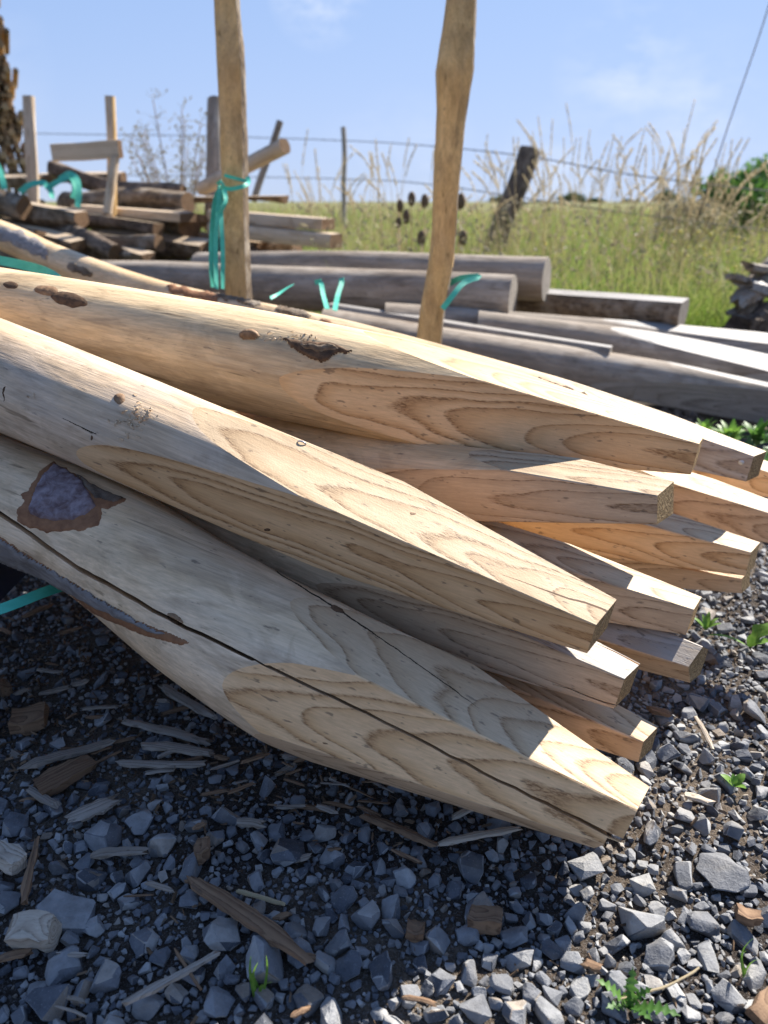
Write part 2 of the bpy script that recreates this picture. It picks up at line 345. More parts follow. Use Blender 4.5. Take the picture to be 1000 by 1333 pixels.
# ------------------------------------------------------------------ posts
BVH = {}
def log_bm(path, radii, nseg, seed, lump=.02, facet=.0, cap=True):
    """closed tube round a path; returns bmesh in the path's own space"""
    r_ = random.Random(seed); n = len(path); bm = bmesh.new(); rings = []
    comps = [(r_.randint(1, 5), r_.uniform(0, 6.28), r_.uniform(-6, 6), r_.uniform(.3, 1) / (1 + i * .35)) for i in range(6)]
    fac = r_.randint(9, 13)
    T0 = None; s = 0
    for i, p in enumerate(path):
        t = (path[min(i + 1, n - 1)] - path[max(i - 1, 0)]).normalized()
        z = Vector((0, 0, 1)); z = (z - t * z.dot(t)).normalized() if abs(t.z) < .95 else Vector((0, -1, 0)).cross(t).normalized(); y = z.cross(t)
        if i: s += (path[i] - path[i - 1]).length
        ring = []
        for k in range(nseg):
            th = 2 * math.pi * k / nseg
            d = sum(a * math.sin(f * th + ph + q * s) for f, ph, q, a in comps)
            rr = radii[i] * (1 + lump * d)
            if facet: rr *= 1 - facet * abs(math.sin(fac * .5 * th + math.sin(s * 7 + th) * .6))
            ring.append(bm.verts.new(p + (y * math.cos(th) + z * math.sin(th)) * rr))
        rings.append(ring)
    for i in range(n - 1):
        for k in range(nseg):
            k2 = (k + 1) % nseg
            bm.faces.new((rings[i][k], rings[i][k2], rings[i + 1][k2], rings[i + 1][k]))
    if cap:
        for ring in (rings[0], rings[-1]):
            f = bm.faces.new(ring if ring is rings[-1] else ring[::-1]); f.material_index = 2; bmesh.ops.triangulate(bm, faces=[f])
    bmesh.ops.recalc_face_normals(bm, faces=bm.faces[:])
    return bm
def plane_cut(bm, co, no, mi):
    g = bm.verts[:] + bm.edges[:] + bm.faces[:]
    bmesh.ops.bisect_plane(bm, geom=g, dist=1e-6, plane_co=co, plane_no=no, clear_outer=True)
    bv = list({v_ for e in bm.edges if e.is_boundary for v_ in e.verts})
    if not bv: return
    bmesh.ops.remove_doubles(bm, verts=bv, dist=2e-5)
    nxt = {}
    for e in bm.edges:
        if e.is_boundary:
            for v_ in e.verts: nxt.setdefault(v_, []).append(e.other_vert(v_))
    seen = set()
    for v0 in list(nxt):
        if v0 in seen: continue
        loop = [v0]; seen.add(v0); cur = v0
        while True:
            q = [w_ for w_ in nxt[cur] if w_ not in seen]
            if not q: break
            cur = q[0]; seen.add(cur); loop.append(cur)
        if len(loop) < 3: continue
        f = bm.faces.new(loop); f.material_index = mi; f.normal_update()
        if f.normal.dot(no) < 0: f.normal_flip()
        bmesh.ops.triangulate(bm, faces=[f])
def boolean(o, cutter_bm, op='DIFFERENCE', mats=None):
    cm_ = bpy.data.meshes.new('cutter'); bmesh.ops.recalc_face_normals(cutter_bm, faces=cutter_bm.faces[:]); cutter_bm.to_mesh(cm_); cutter_bm.free()
    for m_ in (mats or ()): cm_.materials.append(m_)
    co = bpy.data.objects.new('cutter', cm_); C.objects.link(co); co.matrix_world = o.matrix_world
    md_ = o.modifiers.new('b', 'BOOLEAN'); md_.operation = op; md_.material_mode = 'TRANSFER' if mats else 'INDEX'; md_.solver = 'EXACT'; md_.object = co
    bpy.context.view_layer.update()
    dg = bpy.context.evaluated_depsgraph_get(); me = bpy.data.meshes.new_from_object(o.evaluated_get(dg))
    ok = len(me.polygons) > .3 * len(o.data.polygons)
    o.modifiers.clear(); bpy.data.objects.remove(co)
    if ok:
        old = o.data; mats = [x for x in old.materials]; o.data = me
    return ok
def wedge(p_out, p_in, half):
    """thin wedge cutter: outer polyline (open, width 2*half) to inner polyline (sharp)"""
    bm = bmesh.new(); n_ = len(p_out); A, B_, Cc = [], [], []
    for i in range(n_):
        t = (p_out[min(i + 1, n_ - 1)] - p_out[max(i - 1, 0)]).normalized(); d = (p_in[i] - p_out[i]).normalized(); s_ = t.cross(d).normalized() * half[i]
        A.append(bm.verts.new(p_out[i] + s_)); B_.append(bm.verts.new(p_out[i] - s_)); Cc.append(bm.verts.new(p_in[i]))
    for i in range(n_ - 1):
        bm.faces.new((A[i], A[i + 1], B_[i + 1], B_[i])); bm.faces.new((B_[i], B_[i + 1], Cc[i + 1], Cc[i])); bm.faces.new((Cc[i], Cc[i + 1], A[i + 1], A[i]))
    bm.faces.new((A[0], B_[0], Cc[0])); bm.faces.new((Cc[-1], B_[-1], A[-1]))
    return bm

def pencil(cuts, roll, R, tilt, cham=.0012):
    """solid whose flats sharpen a post: lofted polygon, flaring out behind the point"""
    pl = sorted([((ang + roll) % 360, hw * S, L * S, mi) for ang, hw, L, mi in cuts]); n = len(pl); Lc = max(p[2] for p in pl) * 1.15
    def ring(x0, flare=0, tl=(0, 0)):
        vs = []
        for k in range(n):
            j = (k + 1) % n; a, b_ = math.radians(pl[k][0]), math.radians(pl[j][0]); det = math.sin(b_ - a); x = x0
            for _ in range(6):
                dk, dj = [pl[q][1] + (R - pl[q][1]) / pl[q][2] * x + flare for q in (k, j)]
                y = (dk * math.sin(b_) - dj * math.sin(a)) / det; z = (dj * math.cos(a) - dk * math.cos(b_)) / det; x = x0 + tl[0] * y + tl[1] * z
            ta = Vector((0, math.sin(a), -math.cos(a))); tb = Vector((0, -math.sin(b_), math.cos(b_))); c0 = Vector((x, y, z))
            vs += [c0 + ta * cham, c0 + tb * cham]
        return vs
    bm = bmesh.new(); rings = [[bm.verts.new(v_) for v_ in r] for r in (ring(0, 0, tilt), ring(Lc), ring(Lc + .004, .35), ring(5.0, .35))]
    for q in range(3):
        for i in range(2 * n):
            j = (i + 1) % (2 * n); f = bm.faces.new((rings[q][i], rings[q][j], rings[q + 1][j], rings[q + 1][i]))
            if q == 0: f.material_index = pl[((i + 1) // 2) % n][3]      # odd i: flat of plane (i+1)/2, even i: chamfer
    f = bm.faces.new(rings[0]); f.material_index = 2; bm.faces.new(rings[-1])
    return bm
def pile_post(name, st, cuts, label, cat, group, mats, seed, nseg=64, step=.010, roll=0, extra=.35, lump=.012, facet=.010, cracks=(), tilt=(.32, .06)):
    """st: (u, v, depth, diameter) from tip to butt; cuts: (angle, half width at tip, length, material index)"""
    pts = [P(u, v, d) for u, v, d, _ in st]; rad = [q * .5 * S for *_, q in st]
    x = (pts[1] - pts[0]).normalized(); pts.append(pts[-1] + (pts[-1] - pts[-2]).normalized() * extra); rad.append(rad[-1])
    pts.insert(0, pts[0] - x * .05); rad.insert(0, rad[0])
    z = (Vector((0, 0, 1)) - x * x.z).normalized(); y = z.cross(x)
    mw = Matrix(((x.x, y.x, z.x, 0), (x.y, y.y, z.y, 0), (x.z, y.z, z.z, 0), (0, 0, 0, 1))); mw.translation = pts[1]
    inv = mw.inverted(); lp = [inv @ p for p in pts]
    path, rr = catmull(lp, rad, step); bm = log_bm(path, rr, nseg, seed, lump, facet)
    o = link(name, bm_mesh(bm, name), None, mats); o.location, o.rotation_euler = mw.translation, mw.to_euler(); o.matrix_world = mw
    ok = boolean(o, pencil(cuts, roll, rad[1], tilt), 'INTERSECT', mats)
    for ck in cracks:
        me = o.data; BVH[o.name] = BVHTree.FromPolygons([mw @ vv.co for vv in me.vertices], [list(pp.vertices) for pp in me.polygons])
        r__ = boolean(o, ck(o, inv)); ok = r__ and ok; r__ or print('cut', cracks.index(ck))
    if not ok: print('BOOLEAN FAILED', label)
    o.data.polygons.foreach_set('use_smooth', [True] * len(o.data.polygons)); o.data.set_sharp_from_angle(angle=math.radians(22))
    tag(o, label, cat, group)
    me = o.data; wm = mw
    BVH[o.name] = BVHTree.FromPolygons([wm @ vv.co for vv in me.vertices], [list(pp.vertices) for pp in me.polygons])
    return o
def hit(o, u, v):
    d = (P(u, v, 1) - CAM).normalized(); h = BVH[o.name].ray_cast(CAM, d)
    return h
def inside(poly, x, y):
    c = False; j = len(poly) - 1
    for i in range(len(poly)):
        xi, yi = poly[i]; xj, yj = poly[j]
        if (yi > y) != (yj > y) and x < (xj - xi) * (y - yi) / (yj - yi) + xi: c = not c
        j = i
    return c
def edge_dist(poly, x, y):
    best = 1e9
    for i in range(len(poly)):
        ax, ay = poly[i - 1]; bx, by = poly[i]; dx, dy = bx - ax, by - ay
        t = max(0, min(1, ((x - ax) * dx + (y - ay) * dy) / (dx * dx + dy * dy + 1e-9))); best = min(best, math.hypot(x - ax - t * dx, y - ay - t * dy))
    return best
def patch(o, name, poly, mat, lift=.0025, soft=5, step=2.0, jag=3.0, rough=.0006, jscale=.09):
    """a thin raised piece (bark, knot, scar) that follows the surface of post o inside an outline"""
    x0, x1 = min(p[0] for p in poly) - 6, max(p[0] for p in poly) + 6; y0, y1 = min(p[1] for p in poly) - 6, max(p[1] for p in poly) + 6
    nx, ny = int((x1 - x0) / step) + 1, int((y1 - y0) / step) + 1; vid = {}; verts = []
    inv = parent_matrix(o).inverted()
    for j in range(ny):
        for i in range(nx):
            u, v = x0 + i * step, y0 + j * step
            ju = u + jag * noise.noise((u * jscale, v * jscale, 1)) + jag * .5 * noise.noise((u * .3, v * .3, 7)); jv = v + jag * noise.noise((u * jscale, v * jscale, 5))
            if not inside(poly, ju, jv): continue
            h = hit(o, u, v)
            if h[0] is None: continue
            t = min(1, edge_dist(poly, ju, jv) / soft); t = t * (2 - t)
            nn = h[1] if h[1].dot(h[0] - CAM) < 0 else -h[1]
            p = h[0] + nn * (-.0008 + lift * t + rough * noise.noise(h[0] * 160) * t)
            vid[(i, j)] = len(verts); verts.append(inv @ p)
    faces = [(vid[(i, j)], vid[(i, j + 1)], vid[(i + 1, j + 1)], vid[(i + 1, j)]) for (i, j) in vid if (i + 1, j) in vid and (i, j + 1) in vid and (i + 1, j + 1) in vid]
    if not faces: return None
    q = link(name, mesh_np(name, [tuple(a) for a in verts], faces, True), o, mat); return q
def blob(o, name, u, v, rx, ry, mat, ang=0, lift=.003, **k):
    a = math.radians(ang); poly = [(u + rx * math.cos(t) * math.cos(a) - ry * math.sin(t) * math.sin(a), v + rx * math.cos(t) * math.sin(a) + ry * math.sin(t) * math.cos(a)) for t in np.linspace(0, 6.28, 20)[:-1]]
    return patch(o, name, poly, mat, lift, soft=min(rx, ry), step=k.pop('step', 1.2), jag=k.pop('jag', 1.2), **k)
def crack_line(pix, half, depth, push=None):
    """crack cutter along a pixel polyline laid on the post's surface; runs 'depth' into the wood"""
    def f(o, inv):
        po, pi, hw, r_ = [], [], [], random.Random(int(pix[0][0]))
        fine = []
        for i in range(len(pix) - 1):
            m_ = max(1, int(math.hypot(pix[i + 1][0] - pix[i][0], pix[i + 1][1] - pix[i][1]) / 22))
            for j in range(m_): t = j / m_; fine.append((pix[i][0] * (1 - t) + pix[i + 1][0] * t, pix[i][1] * (1 - t) + pix[i + 1][1] * t + r_.uniform(-1.2, 1.2), half[i] * (1 - t) + half[i + 1] * t))
        fine.append((pix[-1][0], pix[-1][1], half[-1])); last = None
        for u, v, h_ in fine:
            q = hit(o, u, v)
            d = (P(u, v, 1) - CAM).normalized()
            if q[0] is None:
                if last is None: continue
                p, dr = CAM + d * last[0], last[1]
            else:
                nn = q[1] if q[1].dot(d) < 0 else -q[1]; p = q[0]; dr = (Vector(push).normalized() if push else (-nn * .5 + d * .5)).normalized(); last = ((p - CAM).length, dr)
            po.append(inv @ (p - dr * .012)); pi.append(inv @ (p + dr * depth)); hw.append(h_ * 1.25)
        return wedge(po, pi, hw)
    return f

def box_bm(bm, c, h, bev=0):
    vs = [bm.verts.new((c[0] + sx_ * h[0], c[1] + sy * h[1], c[2] + sz * h[2])) for sx_ in (-1, 1) for sy in (-1, 1) for sz in (-1, 1)]
    for f in ((0, 1, 3, 2), (4, 6, 7, 5), (0, 4, 5, 1), (2, 3, 7, 6), (0, 2, 6, 4), (1, 5, 7, 3)): bm.faces.new([vs[i] for i in f])
def step_cut(pix, back):
    """the part below the crack ends a little earlier than the part above it"""
    def f(o, inv):
        q = hit(o, *pix); p = inv @ q[0] if q[0] is not None else Vector((.03, .03, -.02)); bm = bmesh.new()
        box_bm(bm, (back / 2 - .06, 0, p.z - .15), (back / 2 + .06, .3, .15)); return bm
    return f
GP = 'pointed posts heaped in the front pile'
CUT = [M['peel'], M['cut'], M['end']]
# top post of the pile, wide ringed flat towards the viewer
pA = pile_post('pointed_post', [(908, 592, 1.12, .16), (385, 482, 1.19, .168), (0, 412, 1.30, .168), (-300, 362, 1.44, .168)],
    [(-4, .024, .60, 1), (86, .024, .50, 1), (176, .024, .55, 1), (266, .024, .55, 1)],
    'topmost pale pointed post with a dark torn bark scar and ringed flat', 'post', GP, [M['peel_warm'], M['cut'], M['end']], 3, 84, .008, lump=.014)
# the post with the sunlit upper flat
pB = pile_post('pointed_post', [(783, 816, .93, .15), (250, 592, 1.035, .156), (0, 488, 1.12, .164), (-300, 368, 1.25, .168)],
    [(-15, .027, .74, 1), (72, .026, .58, 3), (165, .03, .55, 1), (255, .027, .6, 1)],
    'pointed post with sunlit ringed upper flat, a staple and a cracked tip', 'post', GP, [M['peel_grey'], M['cut'], M['end'], M['cut_pale']], 11, 84, .008, facet=.022,
    cracks=[crack_line([(655, 748), (700, 766), (740, 778), (804, 800)], [.0002, .0010, .0014, .0018], .03, (0, .15, -1))])
# thick lowest post with the long drying crack
ckp = [(-60, 630), (0, 668), (100, 738), (220, 806), (350, 868), (500, 940), (650, 1016), (815, 1098)]
pC = pile_post('pointed_post', [(824, 1066, .92, .20), (560, 952, .96, .208), (400, 876, .99, .210), (270, 800, 1.03, .198), (130, 704, 1.09, .180), (0, 648, 1.14, .178), (-300, 520, 1.28, .178)],
    [(12, .034, .62, 1), (82, .040, .44, 3), (176, .022, .46, 1), (268, .046, .50, 1), (-34, .042, .52, 4)],
    'thick lowest post with a long drying crack and purple bark scar', 'post', GP, [M['peel'], M['cut'], M['end'], M['cut_pale'], M['cut_brown']], 23, 84, .008, lump=.018,
    cracks=[crack_line(ckp, [.0034, .0034, .0030, .0024, .0020, .0018, .0018, .0026], .040),
            step_cut((800, 1091), .026)])
pE = pile_post('pointed_post', [(816, 894, .99, .115), (480, 757, 1.09, .12), (200, 642, 1.2, .125), (-100, 522, 1.33, .125)],
    [(0, .024, .42, 1), (88, .026, .42, 4), (180, .026, .4, 1), (270, .024, .42, 1)],
    'post with a cracked split end wedged under the staple marked post', 'post', GP, [M['peel'], M['cut_brown'], M['end'], M['cut'], M['cut_grey']], 31, 56, .012,
    cracks=[crack_line([(720, 890), (765, 906), (830, 928)], [.0003, .0009, .0014], .03), crack_line([(776, 838), (800, 848), (836, 864)], [.0004, .0014, .0022], .025, (0, .2, -1))])
pF = pile_post('pointed_post', [(842, 973, 1.03, .10), (400, 780, 1.23, .108), (100, 660, 1.38, .11)],
    [(-6, .017, .40, 1), (80, .024, .40, 3), (176, .022, .4, 1), (266, .017, .4, 1)],
    'slim low pointed post with bright top just behind the thick split post', 'post', GP, [M['peel_warm'], M['cut_brown'], M['end'], M['cut_pale']], 37, 48, .014)
pG = pile_post('pointed_post', [(908, 866, 1.08, .12), (300, 655, 1.42, .12), (60, 585, 1.58, .12)],
    [(-28, .022, .42, 1), (58, .026, .42, 3), (122, .028, .42, 4), (190, .026, .42, 1), (270, .026, .42, 1)],
    'post whose greyed chamfered tip pokes out over the green seedling', 'post', GP, [M['peel'], M['cut_brown'], M['end'], M['cut_grey'], M['cut_pale']], 41, 48, .014)
pH = pile_post('pointed_post', [(903, 802, 1.08, .125), (500, 688, 1.17, .125), (200, 572, 1.36, .13), (-100, 480, 1.55, .13)],
    [(-2, .0215, .44, 1), (86, .022, .46, 3), (178, .024, .44, 1), (268, .0215, .44, 1)],
    'warm brown pointed post with narrow sunlit top edge above the greyed tip', 'post', GP, [M['peel_warm'], M['cut_brown'], M['end'], M['cut_pale']], 43, 56, .012)
pI = pile_post('pointed_post', [(866, 657, 1.0, .115), (540, 622, 1.17, .12), (200, 545, 1.40, .13)],
    [(2, .021, .44, 1), (78, .022, .30, 3), (180, .024, .42, 1), (270, .021, .44, 1)],
    'blunt pointed post with sunlit wedge directly beneath the topmost ringed post', 'post', GP, [M['peel_warm'], M['cut_brown'], M['end'], M['cut_pale']], 47, 56, .012)
pJ = pile_post('pointed_post', [(980, 728, 1.25, .12), (600, 642, 1.42, .12), (300, 575, 1.6, .125)],
    [(0, .022, .46, 1), (84, .022, .44, 3), (180, .024, .44, 1), (270, .023, .44, 1)],
    'pinkish tan pointed post stacked right over a slimmer tip', 'post', GP, [M['peel'], M['cut'], M['end'], M['cut_pale']], 53, 48, .014)
pK = pile_post('pointed_post', [(970, 760, 1.29, .095), (600, 696, 1.53, .10), (300, 635, 1.75, .10)],
    [(-10, .013, .42, 1), (78, .018, .42, 3), (176, .02, .42, 1), (266, .014, .42, 1)],
    'slim pointed tip half sunlit under the pinkish tan post', 'post', GP, [M['peel_warm'], M['cut_brown'], M['end'], M['cut_pale']], 59, 40, .016)
pL = pile_post('pointed_post', [(985, 606, 1.30, .11), (720, 528, 1.45, .11), (450, 447, 1.75, .108), (215, 390, 2.1, .10), (75, 340, 2.35, .098), (0, 306, 2.5, .096), (-150, 255, 2.75, .096)],
    [(0, .025, .42, 1), (88, .022, .42, 3), (180, .025, .42, 1), (270, .025, .42, 1)],
    'long pointed post behind the topmost one with patches of bark left on', 'post', GP, [M['peel_warm'], M['cut_grey'], M['end'], M['cut_pale']], 61, 48, .014)
pM = pile_post('pointed_post', [(1075, 700, 1.36, .12), (800, 628, 1.50, .12), (500, 560, 1.72, .12)],
    [(0, .02, .42, 1), (86, .022, .42, 3), (180, .024, .42, 1), (270, .02, .42, 1)],
    'orange brown pointed post running out below the long bark patched post', 'post', GP, [M['peel_warm'], M['cut_brown'], M['end'], M['cut_pale']], 67, 40, .016)
pN = pile_post('pointed_post', [(1050, 640, 1.48, .11), (760, 560, 1.68, .11), (500, 500, 1.95, .11)],
    [(0, .02, .42, 1), (86, .022, .42, 3), (180, .024, .42, 1), (270, .02, .42, 1)],
    'hindmost pointed post of the pile showing only a bright tip corner', 'post', GP, [M['peel'], M['cut'], M['end'], M['cut_pale']], 71, 40, .016)

# parts on the posts: knots, scars, bark, staples
patch(pC, 'hairline_crack', [(300, 704), (370, 749), (440, 791), (520, 846), (600, 903), (665, 953), (600, 906), (520, 849), (440, 795), (370, 752)], M['black'], .0014, 1.5, .8, .8)
blob(pA, 'knot', 90, 390, 26, 11, M['knot_dark'], 12, .003); blob(pA, 'knot', 60, 378, 17, 8, M['knot'], 5, .0035); blob(pA, 'knot', 14, 371, 12, 6, M['knot_dark'], 5, .002)
blob(pA, 'knot', 325, 436, 14, 8, M['knot'], 5, .009)
patch(pA, 'bark_scar', [(362, 440), (395, 443), (440, 447), (462, 458), (440, 462), (418, 474), (400, 466), (378, 452)], M['knot_dark'], .005, 5, 1.6, 3)
patch(pA, 'torn_bark', [(385, 447), (435, 450), (450, 457), (420, 462), (398, 458)], M['bark'], .009, 5, 1.6, 3, .003)
blob(pB, 'knot', 156, 519, 9, 8, M['knot'], 0, .004); blob(pB, 'knot', 348, 690, 6, 4, M['knot_dark'], 10, .0012); blob(pB, 'knot', 538, 668, 6, 4, M['knot'], 10, .0012)
def fibres(o, pts, seed):
    r_ = random.Random(seed); V, Fc = [], []
    for u, v in pts:
        h = hit(o, u, v)
        if h[0] is None: continue
        t = (P(u + r_.uniform(-8, 20), v + r_.uniform(-6, 12), 1) - P(u, v, 1)).normalized(); nn = h[1]; s_ = t.cross(nn).normalized() * r_.uniform(.0006, .0016); L = r_.uniform(.004, .011); o_ = len(V)
        for k in range(4): q = h[0] + t * L * k / 3 + nn * (.0004 + .0035 * math.sin(1.2 * k) * r_.uniform(.3, 1)); V += [q + s_ * (1 - k * .25), q - s_ * (1 - k * .25)]
        for k in range(3): Fc.append((o_ + 2 * k, o_ + 2 * k + 1, o_ + 2 * k + 3, o_ + 2 * k + 2))
    inv = parent_matrix(o).inverted(); x = link('torn_fibres', mesh_np('torn_fibres', [tuple(inv @ q) for q in V], Fc, True), o, M['cut_pale']); x['kind'] = 'stuff'
r_ = random.Random(2)
fibres(pB, [(r_.gauss(180, 11), r_.gauss(548, 11)) for _ in range(46)], 3); fibres(pA, [(r_.gauss(375, 22), r_.gauss(440, 5)) for _ in range(30)], 5); fibres(pB, [(35, 515), (44, 511)], 6)
blob(pB, 'dark_smear', 119, 572, 3.2, 7, M['knot_dark'], 8, .0009)
patch(pB, 'dark_smear', [(78, 541), (118, 560), (140, 570), (118, 564), (80, 545)], M['black'], .0012, 2, 1.2, .6)
patch(pB, 'dark_smear', [(2, 505), (8, 500), (7, 522), (3, 530)], M['knot_dark'], .0012, 3, 1.2, 2)
patch(pC, 'bark_edge', [(20, 668), (30, 652), (26, 645), (44, 628), (50, 612), (70, 600), (110, 622), (132, 640), (168, 650), (150, 660), (134, 664), (130, 684), (108, 692), (86, 692), (60, 694), (36, 688), (22, 678)], M['cambium'], .0020, 4, 1.0, 3, .0005, .12)
patch(pC, 'purple_bark', [(36, 664), (44, 640), (54, 620), (70, 603), (98, 616), (114, 638), (128, 660), (116, 668), (98, 677), (72, 680), (50, 675), (38, 670)], M['bark_purple'], .0046, 5, 1.3, 2.5, .0012)
patch(pC, 'bark_flake', [(96, 614), (118, 628), (140, 640), (166, 650), (146, 655), (124, 650), (108, 634)], M['bark_dark'], .0050, 4, 1.3, 2, .001)
patch(pC, 'bark_strip_edge', [(-20, 690), (0, 697), (60, 735), (120, 772), (180, 806), (235, 828), (252, 838), (235, 842), (180, 826), (110, 796), (50, 764), (0, 744), (-20, 738)], M['cambium'], .0020, 5, 2, 2)
patch(pC, 'bark_strip', [(-20, 692), (0, 699), (60, 736), (120, 772), (180, 807), (226, 828), (200, 826), (120, 790), (50, 752), (0, 733), (-20, 726)], M['bark_grey'], .0046, 5, 2, 2, .0012)
blob(pC, 'knot', 228, 806, 13, 7, M['knot'], 35, .0035); blob(pC, 'knot', 440, 793, 12, 4.5, M['knot_dark'], 28, .002, jag=2.5); blob(pC, 'knot', 425, 968, 7, 3, M['knot'], 15, .001)
for i, (a, b_, c_) in enumerate([(105, 352, 18), (255, 382, 36), (385, 407, 24), (432, 425, 14), (310, 388, 34)]):
    patch(pL, 'bark_patch', [(a - c_, b_ - 12), (a, b_ - 8 + i % 2 * 3), (a + c_, b_ + 2), (a + c_ * .8, b_ + 12), (a, b_ + 7), (a - c_, b_ - 2)], [M['bark'], M['cambium']][i % 2], .004, 4, 1.6, 5, .002)
patch(pL, 'bark_patch', [(-5, 292), (30, 300), (66, 322), (60, 340), (20, 322), (-5, 312)], M['bark_grey'], .004, 4, 1.8, 5, .002)
patch(pL, 'bark_patch', [(700, 490), (760, 512), (790, 528), (760, 524), (700, 500)], M['bark'], .004, 4, 1.6, 5, .002)
blob(pH, 'knot', 660, 706, 14, 5, M['knot_dark'], 12, .001); blob(pL, 'knot', 965, 602, 5, 4, M['metal'], 0, .002, jag=.3)
def staple(o, u, v, w_=.012):
    h = hit(o, u, v)
    if h[0] is None: return
    bm = bmesh.new(); nn = h[1]; t = (P(u + 20, v + 6, 1) - P(u, v, 1)).normalized(); t = (t - nn * t.dot(nn)).normalized(); s_ = nn.cross(t); pr = None
    for k in range(9):
        a = math.pi * k / 8; c0 = h[0] + t * (-math.cos(a) * w_ * .5) + nn * (math.sin(a) * .0045 - .0015)
        ring = [bm.verts.new(c0 + (nn * math.cos(q) + s_ * math.sin(q)) * .0011) for q in np.linspace(0, 6.28, 7)[:-1]]
        if pr:
            for i in range(6): bm.faces.new((pr[i], pr[(i + 1) % 6], ring[(i + 1) % 6], ring[i]))
        pr = ring
    me = bm_mesh(bm, 'staple', True); me.transform(parent_matrix(o).inverted()); link('staple', me, o, M['metal'])
staple(pB, 393, 577)

# ------------------------------------------------------------------ plain logs / bars helper for the background stacks
def bg_log(name, pa, pb, dia, mats, label, cat, group, seed, nseg=18, lump=.03, bend=.02, flats=(), step=.05, tip_at_b=None, taper=1.0):
    """log between two world points, right end pb; flats: (angle, distance) long sawn sides; tip_at_b: list of (angle, hw, length)"""
    pa, pb = Vector(pa), Vector(pb); x = (pa - pb).normalized(); L = (pa - pb).length
    z = (Vector((0, 0, 1)) - x * x.z).normalized() if abs(x.z) < .95 else Vector((0, -1, 0)).cross(x).normalized(); y = z.cross(x)
    mw = Matrix(((x.x, y.x, z.x, 0), (x.y, y.y, z.y, 0), (x.z, y.z, z.z, 0), (0, 0, 0, 1))); mw.translation = pb
    r_ = random.Random(seed); o1, o2 = r_.uniform(-bend, bend), r_.uniform(-bend, bend)
    n_ = max(4, int(L / step)); path = []; rr = []
    for i in range(n_ + 1):
        t = i / n_; path.append(Vector((L * t, o1 * math.sin(math.pi * t) + bend * .3 * math.sin(9 * t + seed), o2 * math.sin(math.pi * t) + bend * .3 * math.sin(7 * t + seed * 2))))
        rr.append(dia * .5 * (taper + (1 - taper) * t) if taper != 1 else dia * .5)
    bm = log_bm(path, rr, nseg, seed, lump)
    for ang, dd in flats:
        a = math.radians(ang); plane_cut(bm, Vector((0, math.cos(a), math.sin(a))) * dd, Vector((0, math.cos(a), math.sin(a))), 1)
    for ang, hw, Lp in (tip_at_b or ()):
        a = math.radians(ang); r = Vector((0, math.cos(a), math.sin(a))); k = (dia * .5 - hw) / Lp
        plane_cut(bm, r * hw, (r - Vector((1, 0, 0)) * k).normalized(), 1)
    bmesh.ops.triangulate(bm, faces=[f for f in bm.faces if len(f.verts) > 4])
    o = link(name, bm_mesh(bm, name, True, 30), None, mats); o.location, o.rotation_euler = mw.translation, mw.to_euler()
    return tag(o, label, cat, group)

# ------------------------------------------------------------------ grey weathered stack behind
WG = [M['weather'], M['weather_flat'], M['end_grey']]; gg = 'weathered grey posts stacked behind the pile'
bg_log('grey_log', P(120, 366, 3.75), P(668, 390, 3.12), .178, WG, 'thick weathered grey log behind the two uprights, sawn end beside the brown squared post', 'log', gg, 1, 28, .02, .012)
bg_log('grey_log', P(260, 352, 4.0), P(712, 363, 3.3), .172, WG, 'weathered grey log lying uppermost on the grey stack', 'log', gg, 2, 28, .02, .01)
bg_log('grey_post', P(640, 388, 3.55), P(890, 407, 3.12), .135, [M['bark'], M['weather_flat'], M['end_grey']], 'short brown sided squared post on the grey stack', 'post', gg, 3, 24, .02, .008, flats=[(85, .045)])
bg_log('grey_post', P(500, 425, 3.12), P(1180, 468, 3.1), .175, WG, 'big weathered grey post with a long shaved flat on top', 'post', gg, 4, 32, .015, .01, tip_at_b=[(80, .02, 1.35), (0, .05, 1.2), (180, .03, 1.0)])
bg_log('grey_pole', P(430, 405, 3.15), P(794, 463, 2.75), .075, WG, 'thin weathered grey pole lying on top of the pointed grey posts', 'pole', gg, 5, 16, .02, .006, flats=[(90, .03)])
bg_log('grey_post', P(420, 428, 2.85), P(1130, 548, 2.72), .145, WG, 'weathered grey pointed post lying lowest, above the green weeds', 'post', gg, 6, 32, .015, .012, tip_at_b=[(-25, .012, .9), (90, .045, .5), (180, .03, .7)])
bg_log('grey_post', P(620, 430, 3.02), P(1150, 512, 2.92), .15, WG, 'weathered grey post with curved shaved flat between two longer pointed posts', 'post', gg, 8, 28, .015, .012, tip_at_b=[(70, .015, .85), (-15, .04, .8)])
bg_log('grey_post', P(560, 440, 2.98), P(606, 452, 2.8), .06, WG, 'stub of a thin grey pole beside the right upright', 'pole', gg, 9, 14, .02, .004)
for i, (u, v, d) in enumerate([(330, 440, 3.3), (640, 450, 3.32)]):
    q = G(u, v); bg_log('grey_bearer', (q.x, 2.62, .06), (q.x + .05, 3.3, .06), .12, WG, 'grey bearer log hidden under the weathered stack', 'log', 'bearers under the grey stack', 90 + i)

